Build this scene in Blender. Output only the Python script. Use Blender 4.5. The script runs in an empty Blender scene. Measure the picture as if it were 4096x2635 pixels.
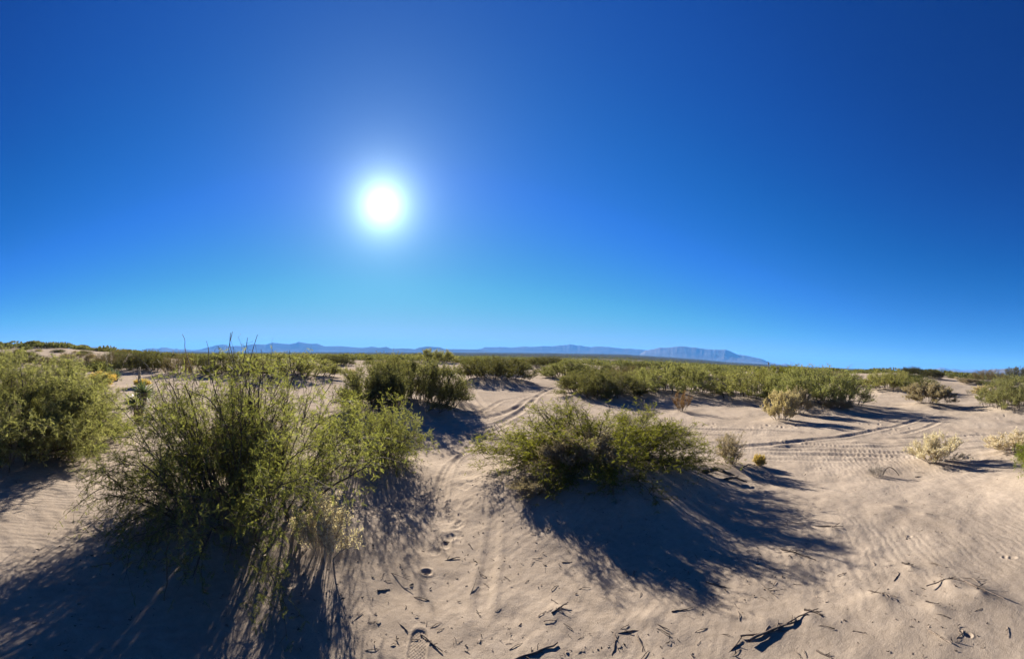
import bpy, math, random
import numpy as np
from mathutils import Matrix

SC = bpy.context.scene
C = bpy.data.collections.new('desert')
SC.collection.children.link(C)
R_ = math.radians

# ------------------------------------------------------------------ camera
# a 150 degree hand-held panorama: a cylinder of focal length F, a little out of level
F, W0, H0 = 1563.0, 4096.0, 2635.0
C0, TA, TB = 1465.7, 41.4/1563.0, -51.5/1563.0
EYE = np.array([0.0, 0.0, 1.75])
Zc = np.array([TA, TB, 1.0]); Zc /= np.linalg.norm(Zc)
Xc = np.array([1.0, 0, 0]) - Zc*Zc[0]; Xc /= np.linalg.norm(Xc)
Yc = np.cross(Zc, Xc)
RW = np.array([Xc, Yc, Zc])                     # frame (right, forward, up) -> world

def ray(px, py):
    a = (px - W0/2)/F
    d = RW @ np.array([math.sin(a), math.cos(a), (C0 - py)/F])
    return d/np.linalg.norm(d)

cam_data = bpy.data.cameras.new('camera')
cam_data.type = 'PANO'
cam_data.panorama_type = 'CENTRAL_CYLINDRICAL'
cam_data.central_cylindrical_radius = 1.0
cam_data.central_cylindrical_range_u_min = -W0/2/F
cam_data.central_cylindrical_range_u_max = W0/2/F
cam_data.central_cylindrical_range_v_min = (C0 - H0)/F
cam_data.central_cylindrical_range_v_max = C0/F
cam_data.clip_start = 0.05
cam_data.clip_end = 80000
cam = bpy.data.objects.new('camera', cam_data)
C.objects.link(cam)
cr, cf, cu = RW @ np.array([1., 0, 0]), RW @ np.array([0, 1., 0]), RW @ np.array([0, 0, 1.])
M = Matrix.Identity(4)
for i in range(3):
    M[i][0], M[i][1], M[i][2], M[i][3] = cr[i], cu[i], -cf[i], EYE[i]
cam.matrix_world = M
SC.camera = cam

# ------------------------------------------------------------------ light
SUN_DIR = ray(1530, 820)
SUN_EL = math.asin(SUN_DIR[2]); SUN_AZ = math.atan2(SUN_DIR[0], SUN_DIR[1])
world = bpy.data.worlds.new('World'); SC.world = world
world.use_nodes = True
wt = world.node_tree; wn = wt.nodes; wl = wt.links
wn.clear()
w_out = wn.new('ShaderNodeOutputWorld'); bg = wn.new('ShaderNodeBackground')
sky = wn.new('ShaderNodeTexSky'); sky.sky_type = 'NISHITA'; sky.sun_disc = False
sky.sun_elevation = SUN_EL; sky.sun_rotation = SUN_AZ
sky.altitude = 1300; sky.air_density = 1.0; sky.dust_density = 0.0; sky.ozone_density = 6.0
EXPOSURE = 2.0; SKY_STRENGTH = 0.08
def scaled(sock, k):
    n = wn.new('ShaderNodeVectorMath'); n.operation = 'SCALE'; n.inputs['Scale'].default_value = k
    wl.new(sock, n.inputs[0]); return n.outputs[0]
# tone of the sky as a phone renders it: deep blue overhead, pale only low down
cur = wn.new('ShaderNodeRGBCurve')
CURVES = (((0, 0), (.0565, .0), (.08, .002), (.1225, .020), (.22, .072), (.376, .19), (.50, .27), (1, .33)),
          ((0, 0), (.094, .036), (.134, .066), (.187, .115), (.27, .190), (.408, .325), (.51, .42), (.76, .50), (1, .58)),
          ((0, 0), (.227, .24), (.308, .355), (.403, .47), (.512, .63), (.585, .74), (.77, .71), (1, .69)))
for k, pts in enumerate(CURVES):
    cv = cur.mapping.curves[k]
    cv.points[0].location = pts[0]; cv.points[1].location = pts[-1]
    for q in pts[1:-1]: cv.points.new(*q)
cur.mapping.extend = 'HORIZONTAL'
cur.mapping.update()
wl.new(scaled(sky.outputs[0], 0.1), cur.inputs['Color'])
# the bright aureole of the unveiled sun in the air around it
tc = wn.new('ShaderNodeTexCoord')
nrm = wn.new('ShaderNodeVectorMath'); nrm.operation = 'NORMALIZE'; wl.new(tc.outputs['Generated'], nrm.inputs[0])
dp = wn.new('ShaderNodeVectorMath'); dp.operation = 'DOT_PRODUCT'; dp.inputs[1].default_value = tuple(SUN_DIR)
wl.new(nrm.outputs[0], dp.inputs[0])
ac = wn.new('ShaderNodeMath'); ac.operation = 'ARCCOSINE'; wl.new(dp.outputs['Value'], ac.inputs[0])
def mth(op, a, b=None, c=None):
    n = wn.new('ShaderNodeMath'); n.operation = op
    for k, v in enumerate((a, b, c)):
        if v is None: continue
        if isinstance(v, (int, float)): n.inputs[k].default_value = v
        else: wl.new(v, n.inputs[k])
    return n.outputs[0]
tot = None
ang = mth('MULTIPLY', ac.outputs[0], 180/math.pi)
AUREOLE = ((2.35, 2.3, 1.2), (6.5, .42, 1.0), (20.0, .06, 1.0))     # (degrees, strength, power)
for deg, s, p in AUREOLE:
    e = mth('MULTIPLY', mth('EXPONENT', mth('MULTIPLY', mth('POWER', mth('DIVIDE', ang, deg), p), -1.0)), s)
    tot = e if tot is None else mth('ADD', tot, e)
aur = wn.new('ShaderNodeVectorMath'); aur.operation = 'SCALE'; aur.inputs[0].default_value = (0.76, 1.0, 0.84)
wl.new(tot, aur.inputs['Scale'])
addc = wn.new('ShaderNodeVectorMath'); addc.operation = 'ADD'
wl.new(cur.outputs[0], addc.inputs[0]); wl.new(aur.outputs[0], addc.inputs[1])
wl.new(scaled(addc.outputs[0], 1.0/(SKY_STRENGTH*2**EXPOSURE)), bg.inputs['Color']); bg.inputs['Strength'].default_value = SKY_STRENGTH
wl.new(bg.outputs[0], w_out.inputs['Surface'])

sun_data = bpy.data.lights.new('sun', 'SUN'); sun_data.energy = 5.0; sun_data.angle = R_(0.53)
sun_data.color = (1.0, 0.95, 0.88)
sun = bpy.data.objects.new('sun', sun_data); C.objects.link(sun)
from mathutils import Vector
sun.rotation_euler = Vector(SUN_DIR).to_track_quat('Z', 'Y').to_euler()
SC.view_settings.view_transform = 'Standard'; SC.view_settings.look = 'None'
SC.view_settings.gamma = 1.0; SC.view_settings.use_curve_mapping = False
SC.view_settings.exposure = EXPOSURE
SC.cycles.max_bounces = 6; SC.cycles.diffuse_bounces = 3; SC.cycles.transmission_bounces = 3
SC.cycles.volume_bounces = 0; SC.cycles.transparent_max_bounces = 4
SC.cycles.sample_clamp_indirect = 6.0

# ------------------------------------------------------------------ helpers
def tag(o, label=None, cat=None, group=None, kind=None):
    if label: o['label'] = label
    if cat: o['category'] = cat
    if group: o['group'] = group
    if kind: o['kind'] = kind
    return o

def link(name, me, parent=None, loc=None):
    o = bpy.data.objects.new(name, me); C.objects.link(o)
    if parent: o.parent = parent
    if loc is not None: o.location = loc
    return o

def empty(name, loc, rz=0.0):
    o = bpy.data.objects.new(name, None); C.objects.link(o)
    o.empty_display_size = 0.2
    o.location = loc; o.rotation_euler = (0, 0, rz)
    return o

def mesh_from(name, pieces, mats, smooth=False):
    """pieces: list of (V (n,3), F (m,4) or (m,3), material index)"""
    me = bpy.data.meshes.new(name)
    Vs, loops, starts, mi = [], [], [], []
    off = 0; lo = 0
    for V, Fc, k in pieces:
        if len(Fc) == 0: continue
        Vs.append(np.asarray(V, np.float32)); Fc = np.asarray(Fc, np.int64)
        n = Fc.shape[1]
        loops.append((Fc + off).ravel())
        starts.append(lo + np.arange(len(Fc))*n); mi.append(np.full(len(Fc), k))
        off += len(V); lo += Fc.size
    V = np.concatenate(Vs); L = np.concatenate(loops); S = np.concatenate(starts); mi = np.concatenate(mi)
    me.vertices.add(len(V)); me.vertices.foreach_set('co', V.ravel())
    me.loops.add(len(L)); me.loops.foreach_set('vertex_index', L.astype(np.int32))
    me.polygons.add(len(S)); me.polygons.foreach_set('loop_start', S.astype(np.int32))
    me.polygons.foreach_set('material_index', mi.astype(np.int32))
    if smooth: me.polygons.foreach_set('use_smooth', np.ones(len(S), bool))
    for m in mats: me.materials.append(m)
    me.update(calc_edges=True)
    return me

def unit(v):
    return v/np.maximum(np.linalg.norm(v, axis=-1, keepdims=True), 1e-9)

def hash2(ix, iy, seed):
    h = (ix.astype(np.int64)*374761393 + iy.astype(np.int64)*668265263 + seed*1442695041) & 0xffffffff
    h = ((h ^ (h >> 13))*1274126177) & 0xffffffff
    h = (h ^ (h >> 16))
    return (h & 0xffffff)/float(0xffffff)

def vnoise(x, y, seed=0):
    x = np.asarray(x, float); y = np.asarray(y, float)
    ix = np.floor(x); iy = np.floor(y); fx = x-ix; fy = y-iy
    fx = fx*fx*fx*(fx*(fx*6-15)+10); fy = fy*fy*fy*(fy*(fy*6-15)+10)
    a = hash2(ix, iy, seed); b = hash2(ix+1, iy, seed); c = hash2(ix, iy+1, seed); d = hash2(ix+1, iy+1, seed)
    return (a+(b-a)*fx+(c-a)*fy+(a-b-c+d)*fx*fy)*2-1

def fbm(x, y, seed=0, octv=4):
    t = 0; am = 1.0
    for k in range(octv):
        t = t + am*vnoise(x*2**k, y*2**k, seed+k*17); am *= .5
    return t

def sstep(a, b, x):
    t = np.clip((x-a)/(b-a), 0, 1); return t*t*(3-2*t)

# ------------------------------------------------------------------ materials
def mat(name):
    m = bpy.data.materials.new(name); m.use_nodes = True
    nt = m.node_tree; b = nt.nodes['Principled BSDF']
    b.inputs['Specular IOR Level'].default_value = 0.0; b.inputs['Roughness'].default_value = 1.0
    return m, nt, b

def ramp(nt, stops, sock, interp='LINEAR'):
    r = nt.nodes.new('ShaderNodeValToRGB'); r.color_ramp.interpolation = interp
    el = r.color_ramp.elements
    while len(el) < len(stops): el.new(0.5)
    for e, (p, c) in zip(el, stops):
        e.position = p; e.color = (*c, 1)
    nt.links.new(sock, r.inputs[0]); return r.outputs[0]

def noise_tex(nt, scale, detail=4, rough=.55, coord='Object'):
    t = nt.nodes.new('ShaderNodeTexCoord'); n = nt.nodes.new('ShaderNodeTexNoise')
    n.inputs['Scale'].default_value = scale; n.inputs['Detail'].default_value = detail
    n.inputs['Roughness'].default_value = rough
    nt.links.new(t.outputs[coord], n.inputs['Vector'])
    return n.outputs['Fac']

def mixc(nt, f, a, b, blend='MIX'):
    n = nt.nodes.new('ShaderNodeMix'); n.data_type = 'RGBA'; n.blend_type = blend
    for i, v in ((0, f), (6, a), (7, b)):
        if isinstance(v, (int, float)): n.inputs[i].default_value = v
        elif isinstance(v, tuple): n.inputs[i].default_value = (*v, 1)
        else: nt.links.new(v, n.inputs[i])
    return n.outputs[2]

def leaf_mat(name, cols, trans=0.45, rough=.8, spec=.0, patch=None):
    """leaves, each with its own tint out of cols; light passes through them"""
    m, nt, b = mat(name)
    g = nt.nodes.new('ShaderNodeNewGeometry')
    n = len(cols)
    c = ramp(nt, [(k/max(1, n-1), cols[k]) for k in range(n)], g.outputs['Random Per Island'])
    oi = nt.nodes.new('ShaderNodeObjectInfo')      # no two shrubs quite the same green
    c = mixc(nt, 1.0, c, ramp(nt, [(0, (.78, .80, .86)), (.35, (1.04, .98, .92)), (.65, (.94, 1.0, 1.02)), (1, (1.16, 1.10, 1.0))], oi.outputs['Random']), 'MULTIPLY')
    if patch:
        nz = noise_tex(nt, patch[0], 2)
        f = ramp(nt, [(.45, (0, 0, 0)), (.6, (1, 1, 1))], nz)
        c = mixc(nt, f, c, patch[1], 'MULTIPLY')
    nt.links.new(c, b.inputs['Base Color'])
    b.inputs['Roughness'].default_value = rough; b.inputs['Specular IOR Level'].default_value = spec
    t = nt.nodes.new('ShaderNodeBsdfTranslucent'); nt.links.new(mixc(nt, 1.0, c, (1.25, 1.2, .7), 'MULTIPLY'), t.inputs['Color'])
    mx = nt.nodes.new('ShaderNodeMixShader'); mx.inputs[0].default_value = trans
    nt.links.new(b.outputs[0], mx.inputs[1]); nt.links.new(t.outputs[0], mx.inputs[2])
    nt.links.new(mx.outputs[0], nt.nodes['Material Output'].inputs['Surface'])
    return m

def bark_mat(name, a, b_, scale=30, spec=.16):
    m, nt, b = mat(name)
    c = ramp(nt, [(.3, a), (.7, b_)], noise_tex(nt, scale, 3))
    nt.links.new(c, b.inputs['Base Color']); b.inputs['Roughness'].default_value = .75
    b.inputs['Specular IOR Level'].default_value = spec
    return m

M_LEAF = leaf_mat('mesquite_leaf', [(0.068, 0.082, 0.034), (0.117, 0.131, 0.043), (0.166, 0.178, 0.055), (0.255, 0.241, 0.077)], .5, rough=.8, spec=.0)
M_LEAF_D = leaf_mat('mesquite_leaf_dense', [(0.122, 0.131, 0.050), (0.182, 0.191, 0.069), (0.254, 0.253, 0.097), (0.389, 0.367, 0.188)], .45, rough=.8, spec=.0)
M_LEAF_Y = leaf_mat('mesquite_leaf_yellow', [(0.093, 0.119, 0.021), (0.137, 0.162, 0.029), (0.187, 0.189, 0.035)], .5)
M_LEAF_F = leaf_mat('far_mesquite_leaf', [(0.063, 0.066, 0.031), (0.090, 0.092, 0.039), (0.132, 0.125, 0.056)], .4, spec=.0)
M_LEAF_G = leaf_mat('greyish_mesquite_leaf', [(0.084, 0.094, 0.041), (0.119, 0.127, 0.054), (0.161, 0.163, 0.072), (0.210, 0.200, 0.090)], .45, spec=.0)
M_LEAF_O = leaf_mat('olive_mesquite_leaf', [(.085, .095, .018), (.13, .14, .024), (.18, .18, .032), (.24, .225, .042)], .5, rough=.8, spec=.0)
M_LEAF_B = leaf_mat('brownish_leaf', [(0.101, 0.084, 0.041), (0.135, 0.108, 0.054), (0.176, 0.142, 0.074)], .35)
M_LEAF_K = leaf_mat('dark_creosote_leaf', [(.028, .036, .016), (.045, .052, .02), (.065, .066, .03)], .35)
M_SALT = leaf_mat('saltbush_leaf', [(0.351, 0.282, 0.163), (0.468, 0.384, 0.225), (0.598, 0.499, 0.312)], .35)
M_SALT_Y = leaf_mat('saltbush_yellow_leaf', [(0.460, 0.400, 0.282), (0.580, 0.520, 0.397), (0.680, 0.620, 0.538)], .4)
M_SALT_G = leaf_mat('saltbush_grey_leaf', [(0.216, 0.176, 0.119), (0.297, 0.240, 0.163), (0.392, 0.325, 0.206)], .35)
M_GOLD = leaf_mat('golden_seedhead', [(0.384, 0.273, 0.084), (0.538, 0.399, 0.120), (0.653, 0.504, 0.192)], .45)
M_RED = leaf_mat('rust_seedhead', [(.15, .07, .025), (.20, .10, .03), (.24, .13, .04)], .4)
M_YUCCA = leaf_mat('yucca_leaf', [(0.060, 0.090, 0.042), (0.096, 0.132, 0.060), (0.144, 0.168, 0.072)], .25, .4, .4)
M_YUCCA_D = leaf_mat('dead_yucca_leaf', [(.22, .17, .09), (.30, .24, .12)], .3)
M_BARK = bark_mat('mesquite_bark', (.045, .034, .026), (.10, .078, .06))
M_TWIG = bark_mat('mesquite_twig', (.075, .048, .03), (.16, .11, .07), 12)
M_GREYTWIG = bark_mat('grey_twig', (.20, .165, .13), (.34, .29, .23), 14)
M_DEAD = bark_mat('dead_wood', (.10, .075, .055), (.26, .20, .15), 22, .03)
M_DARKWOOD = bark_mat('dark_dead_wood', (.06, .045, .035), (.15, .115, .09), 22, .03)
M_STALK = bark_mat('yucca_stalk', (.28, .22, .14), (.40, .33, .22), 9)

# ------------------------------------------------------------------ terrain
AZT = np.radians((np.array([0, 600, 1000, 1450, 1900, 2200, 2500, 2800, 2900, 3070, 3200, 3400, 3700, 4096.]) - W0/2)/F*180/math.pi)
RES = np.array([0, 1.4, 6.4, 3.6, -3.5, -9.4, -14.1, -5.2, .9, 4.0, 8.6, 8.2, 7.6, -4.])   # the valley floor leans a little
def base(x, y):
    r = np.hypot(x, y); az = np.arctan2(x, y)
    z = -2.0*sstep(45, 200, r) - 9.0*sstep(160, 1100, r)
    z = z - r*np.interp(az, AZT, RES)/F*sstep(250, 900, r)
    z = z + .30*fbm(x/26., y/26., 5, 3)*sstep(14, 60, r)*(1 - sstep(900, 2500, r)) + .06*fbm(x/6., y/6., 9, 2)*sstep(6, 20, r)*(1 - sstep(300, 600, r))
    azd = np.degrees(az)
    z = z + 4.4*np.exp(-((r-122)/46.)**2)*sstep(-46, -72, azd)*sstep(-150, -110, azd)
    z = z + 0.55*np.exp(-((r-36)/9.)**2)*np.exp(-((azd-58.5)/5.)**2)
    z = z + 1.2*np.exp(-((r-110)/40.)**2)*np.exp(-((azd-60)/9.)**2)
    return z

MOUNDS = []                                     # (x, y, height, radius)
TRACKS = []                                     # (points (n,2), half width, depth, tread)
PITS = []                                       # (x, y, length, width, angle, depth)
def ground(x, y, tracks=False):
    x = np.asarray(x, float); y = np.asarray(y, float)
    z = base(x, y); r = np.hypot(x, y)
    for mx, my, mh, mr in MOUNDS:
        d2 = ((x-mx)**2 + (y-my)**2)/(mr*mr)
        z = z + mh*np.exp(-np.minimum(d2, 30)**1.25)
    near = 1 - sstep(25, 60, r)
    z = z + near*(.022*fbm(x/1.1, y/1.1, 21, 3) + .006*fbm(x/.22, y/.22, 33, 2))
    return z

def at(px, py, off=0.0):
    """where the sight line through a point of the photograph meets the ground"""
    d = ray(px, py)
    t = np.concatenate([np.arange(1.2, 40, .04), np.geomspace(40, 3000, 600)])
    P = EYE + t[:, None]*d
    g = ground(P[:, 0], P[:, 1]) + off
    k = np.argmax(P[:, 2] <= g)
    if P[k, 2] > g[k]: k = len(t)-1
    if k > 0:
        a = P[k-1, 2]-g[k-1]; b = P[k, 2]-g[k]; s = a/(a-b) if a != b else 0
        p = P[k-1]*(1-s) + P[k]*s
    else: p = P[k]
    p[2] = ground(p[0], p[1]); return p

def flat_at(px, py):
    """the same on the bare level ground, before mounds"""
    d = ray(px, py); t = np.concatenate([np.arange(1.2, 40, .03), np.geomspace(40, 3000, 800)])
    P = EYE + t[:, None]*d; g = base(P[:, 0], P[:, 1])
    k = np.argmax(P[:, 2] <= g)
    if P[k, 2] > g[k]: k = len(t)-1
    return P[k]

# ------------------------------------------------------------------ plants: makers of stems and leaves
def tubes(P, Rr, sides=4):
    """P (N,K,3) centre lines, Rr (N,K) radii -> verts, quads"""
    N, K, _ = P.shape
    T = np.gradient(P, axis=1); T = unit(T)
    ref = np.where(np.abs(T[:, :1, 2:3]) < .9, np.array([0, 0, 1.]), np.array([1., 0, 0]))
    A = unit(np.cross(T, np.broadcast_to(ref, T.shape))); B = np.cross(T, A)
    an = np.arange(sides)*2*math.pi/sides
    V = P[:, :, None, :] + Rr[:, :, None, None]*(np.cos(an)[None, None, :, None]*A[:, :, None, :] + np.sin(an)[None, None, :, None]*B[:, :, None, :])
    idx = np.arange(N*K*sides).reshape(N, K, sides)
    a = idx[:, :-1, :]; b = np.roll(a, -1, axis=2); c = idx[:, 1:, :]; d = np.roll(c, -1, axis=2)
    Q = np.stack([a, b, d, c], -1).reshape(-1, 4)
    return V.reshape(-1, 3), Q

def blades(P, D, L, Wd, rng, bend=.25, notch=None):
    """narrow leaf blades of two faces each, slightly bent"""
    n = len(P)
    D = unit(D); rv = unit(rng.normal(size=(n, 3)))
    S = unit(np.cross(D, rv)); Nn = np.cross(S, D)
    L = L[:, None]; Wd = Wd[:, None]
    m = P + D*L*.5 + Nn*L*bend*.35
    t = P + D*L - Nn*L*bend*.25
    V = np.stack([P - S*Wd*.28, P + S*Wd*.28, m - S*Wd*.5, m + S*Wd*.5, t - S*Wd*.18, t + S*Wd*.18], 1).reshape(-1, 3)
    o = np.arange(n)[:, None]*6
    Q = np.concatenate([o + np.array([0, 1, 3, 2]), o + np.array([2, 3, 5, 4])])
    return V, Q

def quads(P, D, L, Wd, rng):
    """the smallest leaves: one lozenge each"""
    n = len(P); D = unit(D); S = unit(np.cross(D, rng.normal(size=(n, 3)))); L = L[:, None]; Wd = Wd[:, None]
    m = P + D*L*.45
    V = np.stack([P, m + S*Wd*.5, P + D*L, m - S*Wd*.5], 1).reshape(-1, 3)
    return V, np.arange(n*4).reshape(-1, 4)

def combs(P, D, L, Wd, rng, pairs=7):
    """feathered leaves: a thin rib with pairs of small leaflets (each leaf one island through its rib)"""
    n = len(P); D = unit(D); rv = unit(rng.normal(size=(n, 3))); S = unit(np.cross(D, rv)); Nn = np.cross(S, D)
    k = (np.arange(pairs)+.5)/pairs
    prof = np.sin(np.pi*(k*.8+.14))
    Vs = []; Qs = []
    c = P[:, None] + D[:, None]*(L[:, None]*k)[..., None] - Nn[:, None]*(L[:, None]*.22*k*k)[..., None]
    w = (Wd[:, None]*prof*.5)[..., None]; hl = (L/pairs*.36)[:, None, None]
    for sgn in (-1, 1):
        tip = c + sgn*S[:, None]*w + D[:, None]*hl*.9
        V = np.stack([c - D[:, None]*hl*.6, c + D[:, None]*hl*.6, tip + D[:, None]*hl*.7, tip - D[:, None]*hl*.6], 2)
        Vs.append(V.reshape(-1, 3))
        Qs.append(np.arange(n*pairs*4).reshape(-1, 4) + len(Vs[0])*(0 if sgn < 0 else 1))
    return np.concatenate(Vs), np.concatenate(Qs)

def along(P, idx, t):
    """points and tangents at parameters t on curves idx of P (N,K,3)"""
    K = P.shape[1]; u = np.clip(t, 0, .9999)*(K-1); i = u.astype(int); f = (u-i)[:, None]
    a = P[idx, i]; b = P[idx, i+1]
    return a*(1-f) + b*f, unit(b-a)

def shrub(seed, R=1.5, H=1.5, n0=14, n1=8, n2=7, l1=.55, l2=.26, r0=.018, leafL=.06, leafW=.013, step=.028,
          fan=2, droop=.25, up=.35, spread=.22, low=.12, comb=False, whips=0, crook=.05, bare=.0, leaf0=0.0, topbare=0.0, zig=.10, drop=0.0, tlow=.22, kmin=.6, rnd=.8, gap=None, box=3.0, quad=False):
    rng = np.random.default_rng(seed)
    # main limbs, from a few root crowns outwards
    a = (np.arange(n0)+rng.uniform(-.4, .4, n0))*2*math.pi*.618034*1.0
    q = (np.arange(n0)+.5)/n0; rng.shuffle(q); rr = np.sqrt(q)*.98
    zt = (1-rr**box)**.5*(kmin + (1-kmin)*rng.uniform(0, 1, n0)**.5)
    lo = rng.uniform(0, 1, n0) < low; zt = np.where(lo, zt*rng.uniform(.03, .4, n0), zt)
    if gap:                                 # a thin side of the crown: low limbs there are missing
        da = np.abs((a-gap[0]+math.pi) % (2*math.pi) - math.pi); a = np.where((da < gap[1]) & (rr > .3) & (rng.uniform(0, 1, n0) < gap[3]), a + 2.4, a); da = np.abs((a-gap[0]+math.pi) % (2*math.pi) - math.pi); zt = np.where((da < gap[1]) & (rr > .4), np.maximum(zt, gap[2]), zt)
    rr0 = np.clip(spread*rr + rng.normal(0, .05, n0), .01, 1)*R
    root = np.stack([np.cos(a)*rr0, np.sin(a)*rr0, np.full(n0, -.04)], 1)
    tgt = np.stack([np.cos(a)*rr*R, np.sin(a)*rr*R, (zt*.9 + .05)*H], 1)
    e = np.arctan2(tgt[:, 2], np.hypot(tgt[:, 0], tgt[:, 1]))
    D = tgt-root; ln = np.linalg.norm(D, axis=1)
    c = root + D*.42; c[:, 2] += ln*.24*np.cos(e); c += rng.normal(0, .05, c.shape)*ln[:, None]
    t = np.linspace(0, 1, 10)[None, :, None]
    P0 = root[:, None]*(1-t)**2 + 2*c[:, None]*t*(1-t) + tgt[:, None]*t*t
    wob = rng.normal(0, crook, P0.shape)*ln[:, None, None]*.35; wob[:, 0] = 0
    P0 = P0 + np.cumsum(wob, 1)*.35
    R0 = r0*(.45 + 1.1*rng.uniform(0, 1, n0)**3)[:, None]*np.linspace(1, .28, 10)[None]
    # side branches
    N1 = n0*n1; i1 = np.repeat(np.arange(n0), n1)
    t1 = rng.uniform(tlow, 1.0, N1)**.85
    p, T = along(P0, i1, t1)
    out = unit(p*np.array([1, 1, .35]))
    d = unit(T*.75 + unit(rng.normal(size=(N1, 3)))*.75 + out*.3 + np.array([0, 0, up]))
    L1 = l1*rng.uniform(.5, 1.15, N1)*(1.15-.4*t1)
    K = 7; u = np.linspace(0, 1, K)[None, :, None]
    P1 = p[:, None] + d[:, None]*L1[:, None, None]*u
    hor = np.sqrt(np.maximum(0, 1-d[:, 2]**2))
    P1[:, :, 2] += -(droop*L1*hor)[:, None]*(u[..., 0]**2)
    z = rng.normal(0, zig*.35, P1.shape)*L1[:, None, None]; z[:, 0] = 0; P1 = P1 + z*.5
    R1 = np.maximum(.0016, r0*.30*rng.uniform(.7, 1.2, N1))[:, None]*np.linspace(1, .35, K)[None]
    # twigs
    N2 = N1*n2; i2 = np.repeat(np.arange(N1), n2)
    t2 = rng.uniform(.12, 1.0, N2)
    p, T = along(P1, i2, t2)
    d = unit(T*.8 + unit(rng.normal(size=(N2, 3)))*.85 + np.array([0, 0, up*.6]))
    L2 = l2*rng.uniform(.4, 1.2, N2)
    K2 = 5; u = np.linspace(0, 1, K2)[None, :, None]
    P2 = p[:, None] + d[:, None]*L2[:, None, None]*u
    P2[:, :, 2] -= (droop*.8*L2)[:, None]*(u[..., 0]**2)
    z = rng.normal(0, zig*.4, P2.shape)*L2[:, None, None]; z[:, 0] = 0; P2 = P2 + z*.5
    R2 = np.maximum(.0011, r0*.13*rng.uniform(.7, 1.2, N2))[:, None]*np.linspace(1, .5, K2)[None]
    sets = [tubes(P0, R0, 6), tubes(P1, R1, 4)]
    tw = [tubes(P2, R2, 3)]
    hosts = [(P2, L2)]
    if whips:
        # long straight bare shoots that stand out of the crown
        iw = rng.integers(0, n0, whips); tp = rng.uniform(.55, 1, whips); p, T = along(P0, iw, tp)
        d = unit(T*.35 + rng.normal(0, .16, (whips, 3)) + np.array([0, 0, .9]) + unit(p*np.array([1, 1, 0.]))*.2)
        Lw = rng.uniform(.35, .75, whips)*H*.6
        K3 = 10; u = np.linspace(0, 1, K3)[None, :, None]
        Pw = p[:, None] + d[:, None]*Lw[:, None, None]*u
        z = rng.normal(0, .014, Pw.shape); z[:, 0] = 0; Pw = Pw + z
        tw.append(tubes(Pw, (.0034*rng.uniform(.8, 1.1, whips))[:, None]*np.linspace(1, .45, K3)[None], 4))
        hosts.append((Pw[:, 1:8], Lw*.7))
    # leaves
    LP, LD = [], []
    for Pt, Ls in hosts:
        m = np.maximum(1, (Ls/step).astype(int))
        if bare: m = np.where(rng.random(len(m)) < bare, 0, m)
        if topbare: m = np.where(rng.random(len(m)) < topbare*sstep(.55*H, 1.0*H, Pt[:, -1, 2]), 0, m)
        ii = np.repeat(np.arange(len(Ls)), m); tt = rng.uniform(.12, 1, len(ii))
        p, T = along(Pt, ii, tt)
        for f in range(fan):
            LP.append(p); LD.append(unit(T*.35 + unit(rng.normal(size=p.shape))*rnd + np.array([0, 0, -.18*rnd])))
    if leaf0:
        ii = rng.integers(0, N1, int(N1*leaf0)); tt = rng.uniform(.3, 1, len(ii)); p, T = along(P1, ii, tt)
        LP.append(p); LD.append(unit(T*.4 + unit(rng.normal(size=p.shape))*.8))
    LP = np.concatenate(LP); LD = np.concatenate(LD)
    ok = LP[:, 2] > .0; LP, LD = LP[ok], LD[ok]
    n = len(LP); LL = leafL*rng.uniform(.55, 1.25, n); LW = leafW*rng.uniform(.7, 1.25, n)
    lv = combs(LP, LD, LL, LW, rng) if comb else (quads(LP, LD, LL, LW, rng) if quad else blades(LP, LD, LL, LW, rng))
    hx = np.hypot(LP[:, 0], LP[:, 1]); Re = float(np.percentile(hx, 90)); He = float(np.percentile(LP[:, 2], 99.3))
    if drop:                                # the skirts follow the mound that the shrub has gathered
        def bend(q):
            V = q[0].copy(); V[:, 2] -= drop*(1-np.exp(-(np.hypot(V[:, 0], V[:, 1])/Re)**2.5)); return V, q[1]
        sets = [bend(q) for q in sets]; tw = [bend(q) for q in tw]; lv = bend(lv)
    return dict(limbs=sets, twigs=tw, leaves=lv, R=Re, H=He)

def shrub_meshes(name, s, leaf, bark, twig):
    b = mesh_from(name+'_branches', [(*q, 0) for q in s['limbs']] + [(*q, 1) for q in s['twigs']], [bark, twig])
    l = mesh_from(name+'_foliage', [(*s['leaves'], 0)], [leaf])
    return b, l

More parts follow.
